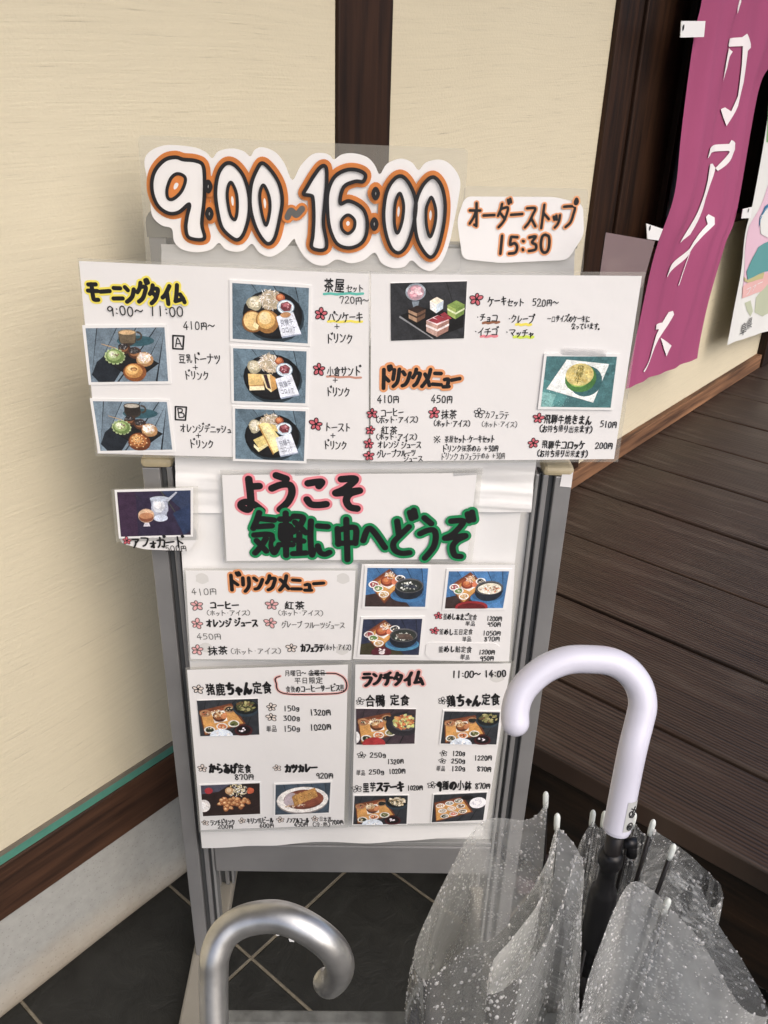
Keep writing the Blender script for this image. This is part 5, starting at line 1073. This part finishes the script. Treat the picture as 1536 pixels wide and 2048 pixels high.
# ribs with frosted tips
TIPS = [((1092, 1583), .655), ((1115, 1627), .600), ((1187, 1620), .655), ((1210, 1622), .675), ((1270, 1625), .672), ((1308, 1639), .640), ((1349, 1688), .605), ((1338, 1797), .560)]
apex = axp(.80); TP = [deep(q, d) for q, d in TIPS]
for T in TP:
    d = (axp(.55) - T).normalized(); e1 = T + d * .0135; pathr = [e1 - d * .001, e1 + d * .05, T.lerp(apex, .35) , T.lerp(apex, .7), apex]
    m = MB(); m.tube(pathr, .0016, 8); rb = cub(m, 'rib', M_BLACKM)
    m = MB(); m.tube([T, T + d * .0006, T + d * .0018, T + d * .004, T + d * .0115, T + d * .0150], [.0004, .0011, .0018, .0022, .0021, .0019], 14); cub(m, 'rib_tip', M_TIP, parent=rb)
for k in range(8):                                 # stretchers running down from the runner
    a = k * math.pi / 4; e = (RT * math.cos(a) + (FW + zz * .4).normalized() * math.sin(a)); e = (e - ax * e.dot(ax)).normalized()
    m = MB(); m.tube([axp(.118) + e * .0105, axp(.24) + e * .014, axp(.42) + e * .020], .0013, 6); cub(m, 'stretcher', M_BLACKM)
M_FILM = film('umbrella_film', (.90, .92, .90), .55, .3, .12, .5, 45)
N = M_FILM.node_tree.nodes; L = M_FILM.node_tree.links; m1 = [n for n in N if n.type == 'MIX_SHADER' and n.inputs[1].links and n.inputs[1].links[0].from_node.type == 'BSDF_TRANSPARENT'][0]
tc = N.new('ShaderNodeTexCoord'); vo = N.new('ShaderNodeTexVoronoi'); vo.inputs['Scale'].default_value = 330; L.new(tc.outputs['Object'], vo.inputs['Vector'])
st = N.new('ShaderNodeMapRange'); st.inputs[1].default_value = .22; st.inputs[2].default_value = .34; st.inputs[3].default_value = .42; st.inputs[4].default_value = 0; L.new(vo.outputs['Distance'], st.inputs[0])
nz = N.new('ShaderNodeTexNoise'); nz.inputs['Scale'].default_value = 24; nz.inputs['Detail'].default_value = 4; L.new(tc.outputs['Object'], nz.inputs['Vector'])
mr = N.new('ShaderNodeMapRange'); mr.inputs[1].default_value = .42; mr.inputs[2].default_value = .62; L.new(nz.outputs[0], mr.inputs[0])
mu = N.new('ShaderNodeMath'); mu.operation = 'MULTIPLY'; L.new(st.outputs[0], mu.inputs[0]); L.new(mr.outputs[0], mu.inputs[1])
n4 = N.new('ShaderNodeTexNoise'); n4.inputs['Scale'].default_value = 13; n4.inputs['Detail'].default_value = 6; n4.inputs['Distortion'].default_value = 1.2; L.new(tc.outputs['Object'], n4.inputs['Vector'])
m4 = N.new('ShaderNodeMapRange'); m4.inputs[1].default_value = .3; m4.inputs[2].default_value = .7; m4.inputs[3].default_value = .20; m4.inputs[4].default_value = .50; L.new(n4.outputs[0], m4.inputs[0])
sa = N.new('ShaderNodeMath'); L.new(m4.outputs[0], sa.inputs[0]); L.new(mu.outputs[0], sa.inputs[1]); L.new(sa.outputs[0], m1.inputs[0])
M_DROP = film('water_drop', (1, 1, 1), .40, .9, .03)  # white haze in the material stands in for sky glints on the drops
# hem of every panel, from tip to tip, then gathered down to the ferrule
def D(pts): return [deep((x, y), d) for x, y, d in pts]
t_ = TIPS
HEMS = [
  [(1095, 1602, .653), (1060, 1640, .668), (966, 1642, .672), (900, 1735, .655), (845, 1858, .620), (830, 1928, .592), (856, 1960, .570), (930, 1898, .567), (1003, 1864, .574), (1062, 1782, .590), (1108, 1688, .599), (1114, 1650, .600)],
  [(1116, 1650, .600), (1100, 1700, .594), (1085, 1790, .580), (1030, 1870, .560), (985, 1925, .545), (975, 1990, .530), (1030, 1960, .530), (1080, 1900, .545), (1125, 1800, .575), (1160, 1690, .62), (1186, 1642, .652)],
  [(1188, 1642, .655), (1196, 1655, .664), (1204, 1656, .672), (1210, 1645, .676)],
  [(1210, 1645, .676), (1228, 1668, .684), (1250, 1668, .684), (1269, 1648, .673)],
  [(1271, 1648, .672), (1290, 1670, .668), (1330, 1700, .672), (1300, 1690, .655), (1308, 1664, .642)],
  [(1309, 1660, .640), (1345, 1685, .650), (1400, 1730, .655), (1441, 1772, .640), (1430, 1815, .62), (1395, 1790, .610), (1352, 1712, .605)],
  [(1350, 1712, .605), (1390, 1760, .600), (1440, 1850, .600), (1500, 1950, .598), (1535, 2030, .590), (1480, 2010, .570), (1400, 1880, .560), (1340, 1820, .560)],
  [(1337, 1822, .560), (1312, 1786, .566), (1268, 1762, .575), (1238, 1800, .575), (1208, 1868, .570), (1174, 1965, .560), (1162, 2040, .550), (1158, 2000, .552), (1163, 1900, .570), (1164, 1810, .582), (1168, 1740, .590), (1150, 1690, .596), (1117, 1655, .600)]]
panels = []
for k, hem in enumerate(HEMS):
    hc = [Vector(q) for q in catmull(D(hem), 10)]
    def fnp(u, v, hc=hc, k=k):
        f = u * (len(hc) - 1); i = min(len(hc) - 2, int(f)); q = hc[i].lerp(hc[i + 1], f - i); t = v ** 1.15 * .97
        w = q.lerp(apex, t); out = (w - axp(max(0, (w - top).dot(ax)))); ol = out.length + 1e-6; out /= ol
        fold = math.sin(u * 19 + k * 2 + v * 3) * .0026 + .0022 * abs(math.sin(u * 31 + k + 6 * noise.noise(Vector((u * 3, v * 3, k))))) + .006 * noise.noise(Vector((u * 5 + k * 7, v * 5, k))) + .005 * noise.noise(Vector((u * 15 + k * 3, v * 9, 2)))
        edge = math.sin(math.pi * min(1, max(0, u))) ** .5
        return w + out * (fold * edge * min(1, .25 + v * 7) + .020 * math.sin(math.pi * min(1, v * 1.4)) * edge * (ol > .04))
    m = MB(); m.grid(fnp, 64, 46); panels.append(fnp); cub(m, 'canopy_panel', M_FILM)
m = MB(); rnd = random.Random(3)
def drop(c, nrm, r, el=1.0):
    a = Vector((0, 0, 1)) if abs(nrm.z) < .9 else Vector((1, 0, 0)); t1 = nrm.cross(a).normalized(); t2 = nrm.cross(t1); b = len(m.v); sg = 8
    for j, (rad, hgt) in enumerate(((1, -.12), (.90, .20), (.58, .40))):
        for q in range(sg): w = 6.2832 * q / sg; m.v.append(tuple(c + (t1 * math.cos(w) + t2 * math.sin(w) * el) * r * rad + nrm * r * hgt))
    m.v.append(tuple(c + nrm * r * .48))
    for j in range(2):
        for q in range(sg): m.f.append((b + j * sg + q, b + j * sg + (q + 1) % sg, b + (j + 1) * sg + (q + 1) % sg, b + (j + 1) * sg + q)); m.m.append(0); m.c.append(None)
    for q in range(sg): m.f.append((b + 2 * sg + q, b + 2 * sg + (q + 1) % sg, b + 3 * sg)); m.m.append(0); m.c.append(None)
for k, cnt in ((0, 1700), (1, 1300), (2, 60), (3, 120), (4, 260), (5, 550), (6, 900), (7, 1500)):
    for i in range(cnt):
        u = rnd.random(); v = rnd.random() ** 1.3 * .42; f = panels[k]; c = f(u, v); du = f(min(1, u + .004), v) - f(max(0, u - .004), v); dv = f(u, v + .004) - f(u, max(0, v - .004)); nn = du.cross(dv)
        if nn.length < 1e-9: continue
        nn.normalize()
        if nn.dot(EYE - c) < 0: nn = -nn
        drop(c, nn, .00045 + .0012 * rnd.random() ** 5, rnd.uniform(1, 1.5))
tag(cub(m, 'raindrops', M_DROP), kind='stuff')
m = MB(); m.tube([axp(.80), axp(.93)], [.006, .003], 10); cub(m, 'ferrule', M_BLACK)

# silver-handled umbrella
su = empty('silver_handled_umbrella', (.222, .312, 0), 'umbrella with a silver hooked handle in front of the stand', 'umbrella')
def zA(pts): return [(320 + x / 2.4, 1640 + y / 2.4) for x, y in pts]
sp = [(262, 985), (258, 860), (258, 730), (263, 655), (300, 560), (370, 500), (460, 470), (560, 465), (660, 495), (760, 555), (830, 620), (862, 690), (852, 745), (815, 785), (795, 772)]
dd = [.600, .600, .600, .600, .602, .604, .604, .602, .600, .600, .604, .612, .622, .632, .640]
pth = [Vector(q) for q in catmull([deep(q, d) for q, d in zip(zA(sp), dd)], 7)]; suo = Vector((.222, .312, 0))
n = len(pth); ed = (pth[-1] - pth[-2]).normalized(); ext = [(pth[-1] + ed * .002, .0085), (pth[-1] + ed * .003, .006), (pth[-1] + ed * .0032, .001)]
m = MB(); low = pth[0]; pre = [Vector((low.x, low.y, .60)), Vector((low.x, low.y, .66))]
m.tube(pre + pth + [e[0] for e in ext], [.0100] * 2 + [.0097 + .0012 * math.sin(math.pi * min(1, i / n)) for i in range(n)] + [e[1] for e in ext], 28)
m.v = [tuple(Vector(v) - suo) for v in m.v]; sh_ = m.build('handle', M_SILVER, su, True)
for q, r in (((565, 548), .0016), ((632, 574), .0024)):
    m = MB(); c = deep(zA([q])[0], .602); m.poly([tuple(c + RT * r * x + UP * r * y) for x, y in ((-1, .6), (.2, .8), (1, .3), (.7, -.7), (-.6, -.6))])
    m.v = [tuple(Vector(v) - suo) for v in m.v]; m.build('film_scrap', M_CARD, sh_)
m = MB(); m.tube([Vector((low.x, low.y, z)) for z in (.598, .59, .5, .3, .12, .06)], [.012, .022, .030, .026, .014, .006], 18); m.tube([Vector((low.x, low.y, .06)), Vector((low.x, low.y, .006))], [.005, .003], 10)
m.v = [tuple(Vector(v) - suo) for v in m.v]; m.build('furled_canopy', M_DARKCLOTH, su, True)

# grey umbrella rack; only its far rail shows at the foot of the picture
r0 = deep((405, 2036), .66); r1 = r0 + BU * .42; zr = r0.z
ur = empty('umbrella_rack', (r0.x, r0.y, 0), 'mottled grey umbrella rack rail along the bottom edge of the view', 'umbrella rack'); ur.rotation_euler = (0, 0, AB - math.pi / 2)
def urb(name, lo, hi, bevel=.002):
    m = MB(); m.box(lo, hi); return m.build(name, M_STAND, ur, bevel=bevel)
urb('rail', (0, -.006, zr - .030), (.42, .006, zr + .002)); urb('rail', (0, -.226, zr - .030), (.42, -.214, zr + .002))
urb('side_rail', (0, -.2135, zr - .028), (.010, -.0065, zr)); urb('side_rail', (.41, -.2135, zr - .028), (.42, -.0065, zr))
for x in (.002, .408):
    for y in (-.005, -.225): urb('leg', (x, y, .012), (x + .010, y + .010, zr - .0305))
urb('drip_tray', (-.01, -.235, .001), (.43, .012, .0115))

bpy.context.view_layer.update()
